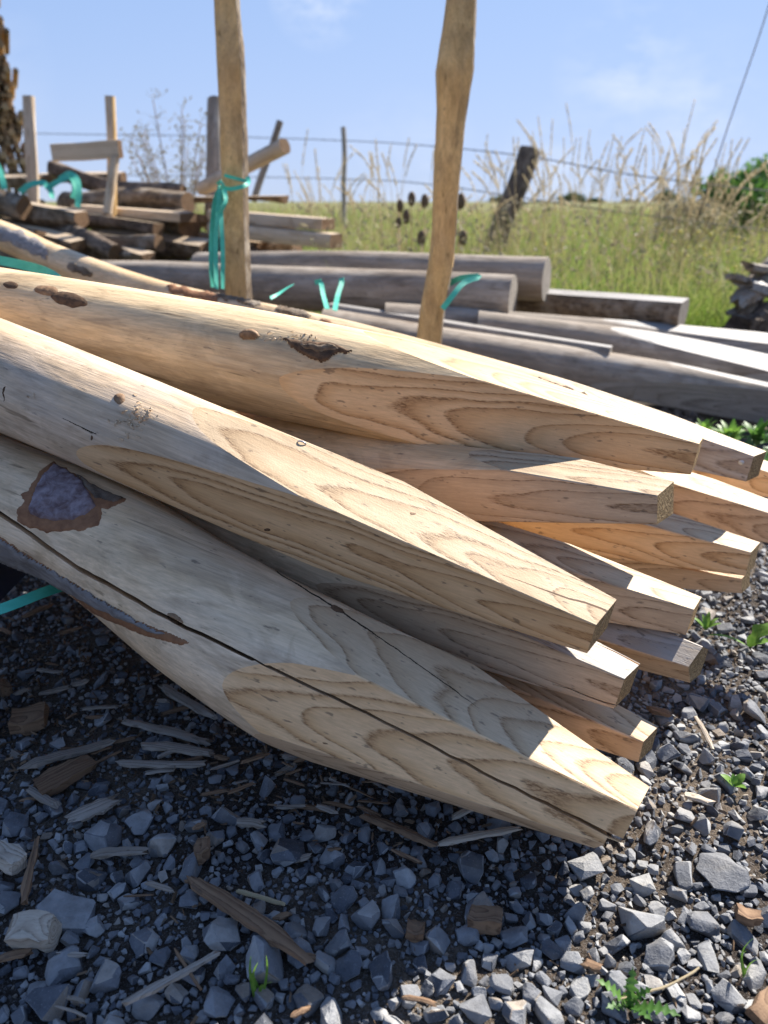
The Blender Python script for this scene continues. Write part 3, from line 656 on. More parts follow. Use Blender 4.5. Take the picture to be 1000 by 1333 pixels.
# ------------------------------------------------------------------ two split uprights
def upright(name, pix, dep, wid, label, seed):
    pts = [P(u, v, d) for (u, v), d in zip(pix, dep)]; base = pts[-1].copy(); foot = Vector((base.x, base.y, -.05))
    pts.append(foot); rad = [q * .5 * S for q in wid] + [wid[-1] * .5 * S]
    org = Vector((foot.x, foot.y, 0)); path, rr = catmull([p - org for p in pts][::-1], rad[::-1], .02)
    bm = bmesh.new(); rings = []; r_ = random.Random(seed)
    for i, p in enumerate(path):
        ring = []; s_ = i * .02
        for k in range(24):
            th = 2 * math.pi * k / 24
            c0, s0 = math.cos(th), math.sin(th); q = 1 / max(abs(c0), abs(s0) * 1.15) ** .82       # squarish split section
            rad_ = rr[i] * q * (1 + .045 * math.sin(3 * th + s_ * 3 + seed) + .06 * noise.noise((c0 * 2, s0 * 2, s_ * 7)) + .07 * noise.noise((seed, 1, s_ * 5)) + .05 * noise.noise((c0 * 3, s0 * 3 + seed, s_ * 22)))
            ring.append(bm.verts.new(p + Vector((c0 * rad_, s0 * rad_, 0))))
        rings.append(ring)
    for i in range(len(path) - 1):
        for k in range(24):
            k2 = (k + 1) % 24; f = bm.faces.new((rings[i][k], rings[i][k2], rings[i + 1][k2], rings[i + 1][k]))
            th = 2 * math.pi * (k + .5) / 24 + .25 * noise.noise((3, seed, i * .12)); f.material_index = 1 if -.75 < math.sin(th / 2 - .0) * 0 + math.atan2(math.sin(th), math.cos(th)) < .9 else 0
    f = bm.faces.new(rings[-1]); f.material_index = 2; bm.faces.new(rings[0][::-1])
    # local axis x should run along the timber for its grain
    rot = Matrix.Rotation(math.radians(-90), 4, 'Y'); me = bm_mesh(bm, name, True, 35); me.transform(rot.inverted())
    o = link(name, me, None, [M['split'], M['bark'], M['end']]); o.location = org; o.rotation_euler = rot.to_euler()
    return tag(o, label, 'upright', 'split uprights holding back the stack')
U1 = upright('split_upright', [(285, -330), (291, -150), (296, 0), (301, 80), (304, 160), (310, 380)], [2.32, 2.38, 2.45, 2.47, 2.5, 2.55], [.08, .08, .083, .088, .084, .086], 'split wooden upright with teal straps tied to it, standing behind the pile', 5)
U2 = upright('split_upright', [(626, -330), (612, -150), (601, 0), (593, 92), (588, 160), (581, 250), (576, 330), (559, 440)], [2.1, 2.15, 2.2, 2.21, 2.23, 2.26, 2.3, 2.35], [.085, .088, .09, .108, .083, .078, .076, .078], 'leaning split wooden upright with a kink, standing before the grey logs', 9)

# ------------------------------------------------------------------ teal straps
def strap(pix, width=.013, label=None, group='teal strapping on the stacks', twist=0, parent=None, sag=None, name='strap'):
    pts = [P(*q) for q in pix]; path, _ = catmull(pts, [0] * len(pts), .012); bm = bmesh.new(); pr = None; n_ = len(path)
    for i, p in enumerate(path):
        t = (path[min(i + 1, n_ - 1)] - path[max(i - 1, 0)]).normalized(); view = (p - CAM).normalized()
        a = twist * i / max(1, n_ - 1) + .25 * math.sin(i * .3)
        s_ = t.cross(view).normalized(); nn = s_.cross(t).normalized(); w_ = (s_ * math.cos(a) + nn * math.sin(a)) * width * .5; th = (nn * math.cos(a) - s_ * math.sin(a)) * .0006
        ring = [bm.verts.new(p + w_ + th), bm.verts.new(p + th * 2.2), bm.verts.new(p - w_ + th), bm.verts.new(p - w_ - th), bm.verts.new(p - th * .2), bm.verts.new(p + w_ - th)]
        if pr:
            for k in range(6): bm.faces.new((pr[k], pr[(k + 1) % 6], ring[(k + 1) % 6], ring[k]))
        else: bm.faces.new(ring[::-1])
        pr = ring
    bm.faces.new(pr); bmesh.ops.recalc_face_normals(bm, faces=bm.faces[:])
    me = bm_mesh(bm, name, True, 40)
    if parent is not None:
        me.transform(Matrix.Translation(-parent.location)); return link(name, me, parent, M['teal'])
    o = link(name, me, None, M['teal']); c_ = pts[0]; me.transform(Matrix.Translation(-c_)); o.location = c_
    return tag(o, label, 'strap', group)
t = empty('strap_bundle', P(285, 375, 2.42)); tag(t, 'bundle of teal straps knotted round the upright and hanging down', 'strap', 'teal strapping on the stacks')
for q in ([(288, 242, 2.40), (280, 262, 2.40), (276, 300, 2.41), (275, 345, 2.41), (277, 374, 2.42)], [(287, 244, 2.39), (284, 270, 2.39), (281, 320, 2.4), (282, 376, 2.4)],
          [(288, 242, 2.40), (288, 280, 2.40), (290, 330, 2.4), (290, 376, 2.41)], [(292, 246, 2.39), (294, 262, 2.38), (287, 276, 2.38)]):
    strap(q, .0135, parent=t, twist=.6)
strap([(286, 244, 2.41), (300, 246, 2.41), (318, 242, 2.42), (324, 236, 2.45), (322, 230, 2.47)], .012, parent=t, name='knot_band'); strap([(292, 228, 2.42), (306, 232, 2.42), (322, 236, 2.44)], .010, parent=t, name='knot_band')
strap([(283, 240, 2.4), (287, 236, 2.38), (291, 241, 2.38), (287, 247, 2.39), (284, 242, 2.4)], .011, parent=t, name='knot')
strap([(410, 368, 2.35), (417, 366, 2.34), (421, 384, 2.3), (426, 402, 2.24)], .014, 'teal strap tail standing up beside its twin between the uprights', twist=.5)
strap([(436, 404, 2.22), (440, 384, 2.3), (446, 364, 2.34), (441, 366, 2.36)], .014, 'short teal strap tail with curled top between the uprights', twist=-.4)
strap([(352, 388, 2.28), (362, 383, 2.32), (372, 376, 2.36), (382, 370, 2.4)], .009, 'faint teal strap end slanting beside the split upright', twist=1.3)
strap([(576, 402, 2.2), (590, 384, 2.2), (604, 368, 2.22), (624, 360, 2.25), (600, 362, 2.3), (584, 370, 2.34)], .015, 'teal strap folded over behind the leaning upright', twist=.1)
strap([(-30, 334, 1.75), (0, 339, 1.72), (30, 345, 1.70), (55, 352, 1.66), (72, 361, 1.6), (80, 372, 1.55)], .019, 'teal strap lying across the back of the topmost post', twist=.15)
strap([(-60, 812, 1.06), (-20, 800, 1.07), (20, 786, 1.08), (66, 768, 1.12), (120, 752, 1.2)], .014, 'teal strap passing under the thick split post', twist=.1)
strap([(-10, 205, 4.2), (0, 222, 4.2), (6, 246, 4.2)], .03, 'teal strap hanging at the end of the bark log stack', twist=.2)
t = empty('strap_bundle', P(85, 270, 4.25)); tag(t, 'tangle of teal straps looped over the bark logs', 'strap', 'teal strapping on the stacks')
for q in ([(26, 250, 4.2), (40, 240, 4.2), (58, 238, 4.2), (62, 246, 4.2)], [(78, 234, 4.2), (90, 226, 4.2), (100, 232, 4.2), (103, 250, 4.2), (101, 270, 4.2)], [(82, 232, 4.2), (92, 230, 4.2), (97, 244, 4.2), (95, 258, 4.2)], [(66, 246, 4.2), (68, 258, 4.2)], [(60, 246, 4.22), (76, 236, 4.2), (90, 230, 4.19)]):
    strap(q, .028, parent=t, twist=.5)

# ------------------------------------------------------------------ dark blue rack carrying the pile (only its corner shows)
r0 = P(-10, 770, 1.20); rk = empty('steel_rack', (r0.x - .06, r0.y + .35, 0)); tag(rk, 'dark blue steel rack under the butt ends of the pile', 'rack')
def box_part(name, parent, c, h, mat, bev=.006):
    bm = bmesh.new(); box_bm(bm, c, h); bmesh.ops.bevel(bm, geom=bm.edges[:], offset=bev, segments=2, affect='EDGES'); bmesh.ops.recalc_face_normals(bm, faces=bm.faces[:])
    return link(name, bm_mesh(bm, name, True, 30), parent, mat)
box_part('beam', rk, (0, 0, .205), (.05, .52, .05), M['navy'])
for yy in (-.42, .42): box_part('leg', rk, (0, yy, .0745), (.04, .04, .0795), M['navy'])

# ------------------------------------------------------------------ bark log stack on the left
BL = [M['bark'], M['board'], M['log_end']]; BD = [M['bark_dark'], M['board'], M['log_end']]; gb = 'bark covered logs in the brown stack'
rows = [(20, 232, 160, 228, 17, 5.3), (90, 226, 240, 253, 22, 5.1), (-40, 236, 60, 231, 22, 5.3), (150, 262, 246, 262, 30, 4.85), (235, 258, 372, 257, 24, 4.95), (-10, 258, 104, 284, 32, 4.5), (-60, 262, 30, 268, 34, 4.45),
        (100, 283, 207, 298, 27, 4.5), (195, 285, 250, 296, 36, 4.75), (240, 284, 380, 286, 26, 4.85), (20, 290, 102, 316, 26, 4.35), (110, 300, 206, 320, 25, 4.4), (-60, 285, 50, 303, 28, 4.35),
        (60, 308, 150, 328, 24, 4.35), (120, 318, 196, 334, 24, 4.3), (205, 308, 272, 318, 32, 4.6), (220, 326, 300, 332, 28, 4.6), (255, 308, 343, 320, 28, 4.75), (290, 316, 386, 323, 30, 4.75), (320, 328, 367, 337, 26, 4.6), (-40, 312, 70, 334, 28, 4.25),
        (60, 345, 200, 352, 34, 4.45), (170, 350, 290, 356, 36, 4.55), (260, 350, 380, 356, 36, 4.65), (-40, 345, 90, 350, 34, 4.4), (30, 382, 190, 388, 38, 4.5), (170, 386, 300, 392, 38, 4.55), (270, 386, 385, 392, 38, 4.65), (-60, 380, 60, 386, 38, 4.45), (40, 418, 380, 424, 36, 4.6), (-60, 410, 60, 416, 36, 4.5)]
pos = ['topmost in the stack,', 'in the upper course', 'in the middle course', 'in the lower course']
for i, (ua, va, ub, vb, px, d) in enumerate(rows):
    dark = i % 3 == 1; zone = 0 if vb < 256 else 1 if vb < 290 else 2 if vb < 340 else 3
    side = 'left' if ub < 215 else 'right'
    size_ = 'thick' if px > 29 else 'slim' if px < 25 else 'mid sized'
    lab = size_ + (' dark' if dark else ' brown') + ' bark log ' + pos[zone] + (' below the strap tangle' if ub < 110 else ' below the thin brown stake' if ub < 215 else ' behind the strapped upright' if ub < 330 else ' beside the pale planks')
    pb = P(ub, vb, d); pa = P(ua, va, d + .25); x_ = (pa - pb); L = max(1.0, x_.length); pa = pb + x_.normalized() * L
    bg_log('bark_log', pa, pb, px / F * d * S * .98, BD if dark else BL, lab, 'log', gb, 100 + i, 24, .075, .045, step=.05, taper=random.uniform(.85, 1.0), flats=[(random.uniform(70, 110), px / F * d * S * random.uniform(.08, .26))] if i % 5 in (0, 2, 4) else ())
for (ua, va, ub, vb, h_, d, lab) in [(165, 276, 245, 283, 11, 4.62, 'pale sawn slab lying flat between the bark logs'), (340, 284, 428, 292, 14, 4.5, 'upper of two pale sawn planks sticking out of the brown stack'), (340, 302, 438, 314, 18, 4.45, 'lower and thicker of two pale sawn planks sticking out of the brown stack')]:
    bg_log('plank', P(ua - 60, va - 4, d + .3), P(ub, vb, d), .15, [M['board'], M['board'], M['log_end']], lab, 'plank', 'pale planks in the brown stack', int(ub), 16, .01, .004, flats=[(90, h_ * .5 / F * d * S), (270, h_ * .5 / F * d * S)])
# stakes and boards standing in it
bg_log('stake', P(146, 285, 4.7), P(144, 126, 4.55), .055, [M['split'], M['board'], M['log_end']], 'thin brown stake standing in the bark logs with a board across', 'stake', None, 301, 14, .05, .006, flats=[(0, .022), (180, .022)])
bg_log('board', P(70, 199, 4.6), P(157, 194, 4.42), .09, [M['board'], M['board'], M['log_end']], 'rough pale board fixed level across the thin brown stake', 'board', None, 302, 16, .05, .006, flats=[(0, .018), (180, .018)])
bg_log('stake', P(44, 290, 5.0), P(37, 126, 4.9), .07, [M['board'], M['board'], M['log_end']], 'pale flat board standing upright beside the wall of stacked poles', 'board', None, 303, 14, .03, .008, flats=[(0, .02), (180, .02)])
bg_log('stake', P(140, 278, 4.5), P(150, 205, 4.44), .05, [M['board'], M['board'], M['log_end']], 'pale prop leaning on the thin brown stake below the board', 'stake', None, 307, 12, .04, .004)
bg_log('stake', P(281, 300, 5.3), P(282, 130, 5.2), .145, [M['weather'], M['board'], M['end_grey']], 'broad grey post standing behind the strapped upright', 'post', None, 304, 20, .04, .01, flats=[(0, .05)], taper=.75)
bg_log('plank', P(262, 246, 4.75), P(371, 190, 4.3), .085, [M['board'], M['board'], M['log_end']], 'orange brown plank end slanting out behind the strapped upright', 'plank', None, 305, 16, .02, .004, flats=[(90, .035), (270, .035)])
bg_log('stick', P(330, 262, 5.6), P(365, 158, 5.5), .045, [M['weather'], M['board'], M['end_grey']], 'thin dark grey stick leaning behind the orange brown plank', 'stick', None, 306, 10, .04, .006)
# wall of small poles at far left: ends too small to pick apart
vs, fs = [], []; r_ = random.Random(5); base = P(14, 262, 7.2)
yq = 0.05
for row in range(60):
    z_ = .03 + row * .0455
    if z_ > 2.42: break
    for k in range(16):
        if r_.random() < .06: continue
        xx = base.x - .62 + k * .056 + (row % 2) * .028 + r_.uniform(-.008, .008); lean = .10 * (row / 48)
        xx = xx - lean + .04 * math.sin(row * .9)
        if xx > base.x + .26 - lean + r_.uniform(-.02, .05): continue
        rr_ = r_.uniform(.021, .031); y0_ = base.y - r_.uniform(0, .14); o_ = len(vs); nn_ = 7
        for yy in (y0_, base.y + .9):
            for q in range(nn_): a = 6.283 * q / nn_; vs.append((xx + rr_ * math.cos(a), yy, z_ + rr_ * math.sin(a)))
        for q in range(nn_):
            q2 = (q + 1) % nn_; fs.append((o_ + q, o_ + q2, o_ + nn_ + q2)); fs.append((o_ + q, o_ + nn_ + q2, o_ + nn_ + q))
        vs.append((xx, y0_ - .004, z_)); cidx = len(vs) - 1
        for q in range(nn_): fs.append((o_ + q, cidx, o_ + (q + 1) % nn_))
vsa = np.array(vs); az_ = math.atan2(-base.x, base.y); dx_, dy_ = vsa[:, 0] - base.x, vsa[:, 1] - base.y
vsa[:, 0] = base.x + dx_ * math.cos(az_) - dy_ * math.sin(az_); vsa[:, 1] = base.y + dx_ * math.sin(az_) + dy_ * math.cos(az_)
cen = vsa.mean(0); cen[2] = 0
M['poles'] = plain_mat('pole_ends', (.14, .09, .05), (.50, .34, .19), 60, .85, .15, .002, None, True)
o = link('stacked_poles', mesh_np('stacked_poles', vsa - cen, fs, False), None, M['poles']); o.location = cen
tag(o, 'tall brown wall of thin stacked poles seen end on', 'pole stack', kind='stuff')

# ------------------------------------------------------------------ gravel
def hull(npts, seed, sq=(1, .8, .6), rough=0):
    r = np.random.default_rng(seed); p = r.normal(size=(npts, 3)); p /= np.linalg.norm(p, axis=1)[:, None]
    p = np.sign(p) * np.abs(p) ** .72; p *= np.array(sq) * .55 * r.uniform(.85, 1.1, (npts, 1))
    bm = bmesh.new()
    for q in p: bm.verts.new(q)
    g = bmesh.ops.convex_hull(bm, input=bm.verts[:]); bmesh.ops.delete(bm, geom=[e for e in bm.verts if not e.link_faces], context='VERTS')
    if rough:
        bmesh.ops.dissolve_limit(bm, angle_limit=.22, verts=bm.verts[:], edges=bm.edges[:])
        bmesh.ops.bevel(bm, geom=bm.edges[:], offset=.03, segments=1, affect='EDGES', clamp_overlap=True)
        bmesh.ops.triangulate(bm, faces=bm.faces[:])
        bmesh.ops.subdivide_edges(bm, edges=[e for e in bm.edges if e.calc_length() > .16], cuts=1, use_grid_fill=True); bmesh.ops.triangulate(bm, faces=bm.faces[:])
        for v_ in bm.verts: v_.co += v_.co.normalized() * (.05 * noise.noise(v_.co * 3.5 + Vector((seed, 0, 0))) + .02 * noise.noise(v_.co * 11))
    return bm
big_m = [bm_mesh(hull(random.randint(13, 21), 500 + i, (1, random.uniform(.68, .95), random.uniform(.45, .75)), 1), 'stone', True, 20) for i in range(18)]
for q in big_m: q.materials.append(M['stone'])
small = []
for i in range(24):
    bm = hull(random.randint(11, 17), 900 + i, (1, random.uniform(.65, .95), random.uniform(.5, .8))); bmesh.ops.triangulate(bm, faces=bm.faces[:]); bm.verts.ensure_lookup_table(); bm.verts.index_update()
    small.append((np.array([v_.co[:] for v_ in bm.verts]), np.array([[v_.index for v_ in f.verts] for f in bm.faces]))); bm.free()
gridc = {}
def free(x, y, r, cell=.03):
    ci, cj = int(math.floor(x / cell)), int(math.floor(y / cell)); k = int((r + .045) / cell) + 1
    for a in range(ci - k, ci + k + 1):
        for b_ in range(cj - k, cj + k + 1):
            for (X, Y, R) in gridc.get((a, b_), ()):
                if (X - x) ** 2 + (Y - y) ** 2 < (.86 * (R + r)) ** 2: return False
    gridc.setdefault((ci, cj), []).append((x, y, r)); return True
stones = []
def put(x, y, size, zf): stones.append((x, y, size, zf))
# stones that stand out in the photograph: pixel and width in pixels
for (u, v, px) in [(210, 1097, 48), (85, 1185, 78), (135, 1090, 46), (180, 1068, 40), (293, 1062, 36), (345, 1025, 34), (375, 1110, 52), (464, 1125, 30), (385, 1215, 40), (290, 1218, 58), (140, 1265, 42), (85, 1245, 50), (345, 1258, 70),
                   (613, 1122, 52), (765, 1126, 44), (750, 1183, 32), (838, 1145, 30), (940, 1135, 62), (830, 1195, 66), (720, 1235, 32), (575, 1280, 38), (610, 1270, 34), (655, 1285, 36), (690, 1295, 30), (620, 1320, 46), (570, 1228, 36), (610, 1218, 36), (670, 1218, 40),
                   (745, 1250, 36), (755, 1285, 34), (860, 1236, 44), (915, 1195, 40), (970, 1210, 48), (925, 1240, 40), (955, 1085, 36), (890, 1065, 30), (925, 1035, 34), (985, 925, 38), (910, 910, 36), (920, 840, 36), (500, 1270, 50), (425, 1255, 34), (230, 1290, 34), (60, 1300, 60), (285, 1305, 42),
                   (440, 1232, 38), (440, 1230, 30), (480, 1195, 40), (250, 1130, 44), (115, 1140, 44), (130, 1110, 40), (395, 1090, 34), (420, 1080, 30), (560, 1260, 34), (535, 1300, 34), (800, 1310, 40), (880, 1290, 36), (950, 1290, 44), (985, 1265, 34), (715, 1325, 44)]:
    q = G(u, v, .01); sz = px / F * proj(q)[2]
    if free(q.x, q.y, sz * .42): put(q.x, q.y, sz, .22)
def scatter(n_, lo, hi, zf, xr=(-1.0, 1.15), yr=(.34, 2.7), power=1.6):
    for _ in range(n_):
        x, y = random.uniform(*xr), yr[0] + (yr[1] - yr[0]) * random.random() ** 1.35
        sz = lo + (hi - lo) * random.random() ** power
        if abs(x) > .62 * y + .32: continue
        bare = noise.noise((x * 2.6 + 4, y * 2.6, 2))
        if bare > .3 and sz > .016 and random.random() < .6: continue
        if x < -.05 and y > .70 - .12 * x and random.random() < (.72 if sz > .010 else .35): continue
        if free(x, y, sz * .42): put(x, y, sz, zf)
scatter(260, .030, .050, .2); scatter(3600, .018, .032, .22); scatter(26000, .009, .019, .26); scatter(80000, .0040, .0095, .3, power=1.2)
cand = []
for i, (x, y, sz, zf) in enumerate(stones):
    u, v, z_ = proj((x, y, 0)); px = sz * F / z_
    vis = -10 < u < 1010 and v < 1345 and ((v > 800 + .47 * u - (40 if u < 300 else 0)) if u < 840 else v > 780)
    cand.append((px if vis else 0, i))
cand.sort(reverse=True); pick = {i for p_, i in cand[:300] if p_ > 0}
VV, FF, off = [], [], 0
for i, (x, y, sz, zf) in enumerate(stones):
    z_ = gz(x, y) + sz * zf * random.uniform(.6, 1.1)
    rot = Matrix.Rotation(random.uniform(0, 6.28), 3, 'Z') @ Matrix.Rotation(random.gauss(0, .35), 3, 'X') @ Matrix.Rotation(random.gauss(0, .35), 3, 'Y')
    if i in pick:
        o = bpy.data.objects.new('stone', random.choice(big_m)); C.objects.link(o); o.parent = ground; o.location = (x, y, z_); o.rotation_euler = rot.to_euler()
        o.scale = (sz * random.uniform(.95, 1.1), sz * random.uniform(.8, 1.05), sz * random.uniform(.8, 1.05))
    else:
        a, f = small[random.randrange(24)]; R_ = np.array(rot); VV.append(a @ R_.T * sz + (x, y, z_)); FF.append(f + off); off += len(a)
gs = link('gravel', mesh_np('gravel', np.concatenate(VV), np.concatenate(FF), False), ground, M['stone']); gs['kind'] = 'stuff'; gs['label'] = 'small crushed grey stone and grit between the larger stones'

# ------------------------------------------------------------------ splinters and chips
def splinter_mesh(L, w_, h_, seed, jag=.35, bend=.1, blocky=False):
    r_ = random.Random(seed); bm = bmesh.new(); n_ = max(5, int(L / .008)); pr = None; bx = r_.uniform(-bend, bend) * L
    for i in range(n_ + 1):
        t = i / n_; e = (1 - jag * (max(0, 1 - t * 6) * r_.uniform(.5, 1) + max(0, t * 4 - 3) * r_.uniform(.5, 1)) * 1.1) * (1 + .35 * noise.noise((seed * .37, t * 5.1, 2))); e = max(.12, e); jx = w_ * ((.08 if blocky else .5) if i in (0, n_) else .03)
        c0 = Vector(((t - .5) * L, bx * math.sin(3.14 * t) + .02 * L * noise.noise((seed * .7, t * 4, 8)), h_ * .15 * math.sin(5 * t + seed)))
        prof = [(-.5, -.48), (-.5, .45), (-.05, .5), (.48, .47), (.5, -.1), (.47, -.5), (-.25, -.5)] if blocky else [(-.5, -.3), (-.46, .3), (-.1, .52), (.36, .4), (.5, -.1), (.3, -.5), (-.25, -.5)]
        ring = [bm.verts.new(c0 + Vector((r_.uniform(-1, 1) * jx, a * w_ * e * r_.uniform(.88, 1.1), b_ * h_ * (e * .6 + .4) * r_.uniform(.88, 1.1)))) for a, b_ in prof]
        if pr:
            for k in range(7): bm.faces.new((pr[k], pr[(k + 1) % 7], ring[(k + 1) % 7], ring[k]))
        else: bm.faces.new(ring[::-1])
        pr = ring
    bm.faces.new(pr); bmesh.ops.recalc_face_normals(bm, faces=bm.faces[:])
    return bm_mesh(bm, 'splinter', True, 25)
def chip(u0, v0, u1, v1, px, mat, label, group=None, thick=.5, jag=.35, lift=.012, name='splinter', cat='wood chip', bend=.03):
    a, b_ = G(u0, v0, lift), G(u1, v1, lift); L = (b_ - a).length; w_ = px / F * proj(a)[2]
    me = splinter_mesh(L, w_, w_ * thick, int(u0 * 7 + v0), jag, .02 if name == 'offcut' else bend, name == 'offcut'); o = link(name, me, None, M[mat])
    mid = (a + b_) / 2; o.location = (mid.x, mid.y, gz(mid.x, mid.y) + lift + w_ * thick * .3); o.rotation_euler = (random.uniform(-.25, .25), random.uniform(-.06, .06), math.atan2(b_.y - a.y, b_.x - a.x))
    return tag(o, label, cat, group)
gc = 'wood splinters scattered on the shaded stones'
chip(250, 1150, 400, 1262, 22, 'chip_brown', 'long torn strip of dark bark with frayed end among the stones', gc, .5, .5, .02)
chip(165, 1308, 282, 1240, 12, 'chip_grey', 'long grey stick lying near the bright grass sprig', gc, .6, .4, .022)
chip(470, 1062, 566, 1102, 11, 'chip_brown', 'thin red brown stick under the tip of the thick post', gc, .7, .3, .02)
chip(570, 1100, 676, 1078, 11, 'chip_pale', 'pale split stick half in sun below the thick post', gc, .6, .6, .02)
chip(18, 1212, 70, 1212, 36, 'chip_pale', 'pale chunky offcut block with grooved face beside the large stone', gc, 1.0, .08, .02, 'offcut')
chip(-8, 1110, 28, 1132, 26, 'chip_pale', 'pale cracked chunk of wood next to the grooved offcut', gc, .8, .2, .02, 'offcut')
chip(32, 1178, 48, 1090, 11, 'chip_brown', 'brown stick leaning up past the large grey stone', gc, .7, .3, .025)
chip(32, 1002, 145, 965, 20, 'chip_grey', 'broad grey splinter pointing under the pile', gc, .4, .5, .018)
chip(50, 1030, 120, 992, 34, 'chip_brown', 'flat square ended piece of old grey brown wood', gc, .35, .15, .018, 'offcut')
chip(160, 940, 272, 964, 12, 'chip_grey', 'uppermost of three parallel grey splinters', gc, .5, .3, .016)
chip(186, 972, 274, 980, 14, 'chip_grey', 'middle one of three parallel grey splinters', gc, .5, .2, .016)
chip(156, 995, 266, 993, 11, 'chip_grey', 'lowest of three parallel grey splinters', gc, .5, .2, .016)
chip(95, 1068, 150, 1045, 22, 'chip_grey', 'curved grey wood flake above the pale blue stone', gc, .35, .5, .018)
chip(122, 1112, 188, 1108, 16, 'chip_grey', 'grey wood flake beside the pale blue stone', gc, .4, .3, .018)
chip(312, 1076, 344, 1078, 12, 'chip_grey', 'short blunt grey chip on the dark stones', gc, .6, .1, .016)
chip(38, 1030, 76, 1052, 12, 'chip_grey', 'small grey splinter below the flat square ended piece', gc, .5, .3, .016)
chip(310, 1166, 370, 1182, 5, 'straw', 'single straw coloured stalk above the bright grass sprig', gc, 1, .2, .02, 'straw', 'straw')
chip(255, 1115, 275, 1112, 26, 'chip_brown', 'crumbly brown lump of rotten wood between the stones', gc, .8, .3, .014, 'offcut')
chip(18, 945, 62, 938, 30, 'chip_brown', 'blocky brown offcut at the dark edge under the pile', gc, .7, .12, .014, 'offcut')
chip(0, 905, 14, 900, 20, 'chip_brown', 'brown offcut by the teal strap', gc, .8, .1, .014, 'offcut')
chip(212, 895, 276, 932, 13, 'chip_grey', 'grey splinter lying close along the thick post', gc, .5, .4, .014)
chip(228, 1238, 262, 1290, 4, 'chip_brown', 'thin dark twig among the front stones', gc, 1, .3, .02, 'twig', 'twig')
chip(-5, 1240, 36, 1230, 13, 'chip_brown', 'dark flat splinter under the grooved offcut', gc, .5, .3, .018)
chip(610, 1200, 652, 1210, 28, 'chip_brown', 'weathered brown block among stones at the edge of the shade', gc, .8, .12, .012, 'offcut')
chip(530, 1218, 552, 1222, 22, 'chip_brown', 'small orange brown offcut at the edge of the shade', gc, .7, .15, .012, 'offcut')
chip(590, 1065, 618, 1052, 11, 'chip_pale', 'small pale shaving just below the thick post', gc, .5, .4, .014)
chip(958, 1188, 990, 1196, 20, 'chip_brown', 'sunlit brown offcut on the gravel', gc, .7, .12, .014, 'offcut')
chip(985, 1330, 1010, 1300, 30, 'chip_brown', 'dark brown offcut cut by the corner of the gravel', gc, .7, .12, .014, 'offcut')
chip(905, 935, 928, 975, 6, 'chip_pale', 'thin pale splinter on the sunlit gravel', gc, .7, .3, .014)
chip(845, 925, 872, 935, 12, 'chip_brown', 'brown splinter lying right under the post tips', gc, .7, .3, .014)
chip(800, 1300, 910, 1262, 3, 'straw', 'long curved dry root on the sunlit gravel', gc, 1, .2, .022, 'root', 'root', .2)
chip(758, 1255, 780, 1262, 12, 'chip_brown', 'tiny orange chip between sunlit stones', gc, .6, .2, .014)
chip(895, 1042, 925, 1050, 12, 'chip_pale', 'pale flake on the sunlit gravel by the small leaf', gc, .5, .3, .012)
rs = random.Random(77); kinds = [('chip_brown', 'small dark brown splinter in the shaded litter under the pile'), ('chip_grey', 'small grey splinter in the shaded litter under the pile')]
for i in range(70):
    u = rs.uniform(-5, 480); v = rs.uniform(max(800, 790 + .45 * u), 1000 + .35 * u * .4)
    if i > 52: u, v = rs.uniform(0, 560), rs.uniform(1040, 1330)
    a = rs.uniform(-.5, .5); Lp = rs.uniform(14, 46); k = rs.random() < .55
    chip(u, v, u + Lp * math.cos(a), v + Lp * math.sin(a), rs.uniform(3, 9), kinds[0][0] if k else kinds[1][0], (kinds[0][1] if k else kinds[1][1]) if i <= 52 else ('tiny brown splinter between the shaded front stones' if k else 'tiny grey splinter between the shaded front stones'), gc, .6, .4, rs.uniform(.006, .018))

# fine bark litter and crumbs in the shade under the pile
r = np.random.default_rng(8); Vl, Fl = [], []
for k in range(5200):
    x = r.uniform(-.95, .25); y = r.uniform(.62, 1.5)
    if k % 9 == 0: x, y = r.uniform(-.6, .9), r.uniform(.4, 1.3)
    elif y < .66 - .14 * x + r.uniform(-.06, .1): continue
    L = r.uniform(.003, .014); w_ = L * r.uniform(.12, .5); a = r.uniform(0, 6.283); z_ = gz(x, y) + r.uniform(.002, .011); c_, s_ = math.cos(a), math.sin(a); o_ = len(Vl); h_ = w_ * .5; tz = r.uniform(-.35, .35) * L
    for (p_, q_, zz) in ((-1, -.6, 0), (-.8, .8, 0), (1, .5, 0), (.9, -.9, 0), (-.7, 0, 1), (.8, .1, 1)): Vl.append((x + c_ * p_ * L * .5 - s_ * q_ * w_ * .5, y + s_ * p_ * L * .5 + c_ * q_ * w_ * .5, z_ + zz * h_ + tz * p_))
    for f_ in ((0, 3, 5), (0, 5, 4), (1, 4, 5), (1, 5, 2), (0, 4, 1), (3, 2, 5)): Fl.append(tuple(o_ + i for i in f_))
M['litter'] = plain_mat('bark_litter', (.055, .035, .022), (.22, .145, .09), 60, .9, .1, .001, None, True)
li = link('bark_litter', mesh_np('bark_litter', Vl, Fl), ground, M['litter']); li['kind'] = 'stuff'; li['label'] = 'brown bark crumbs littering the ground under the pile'
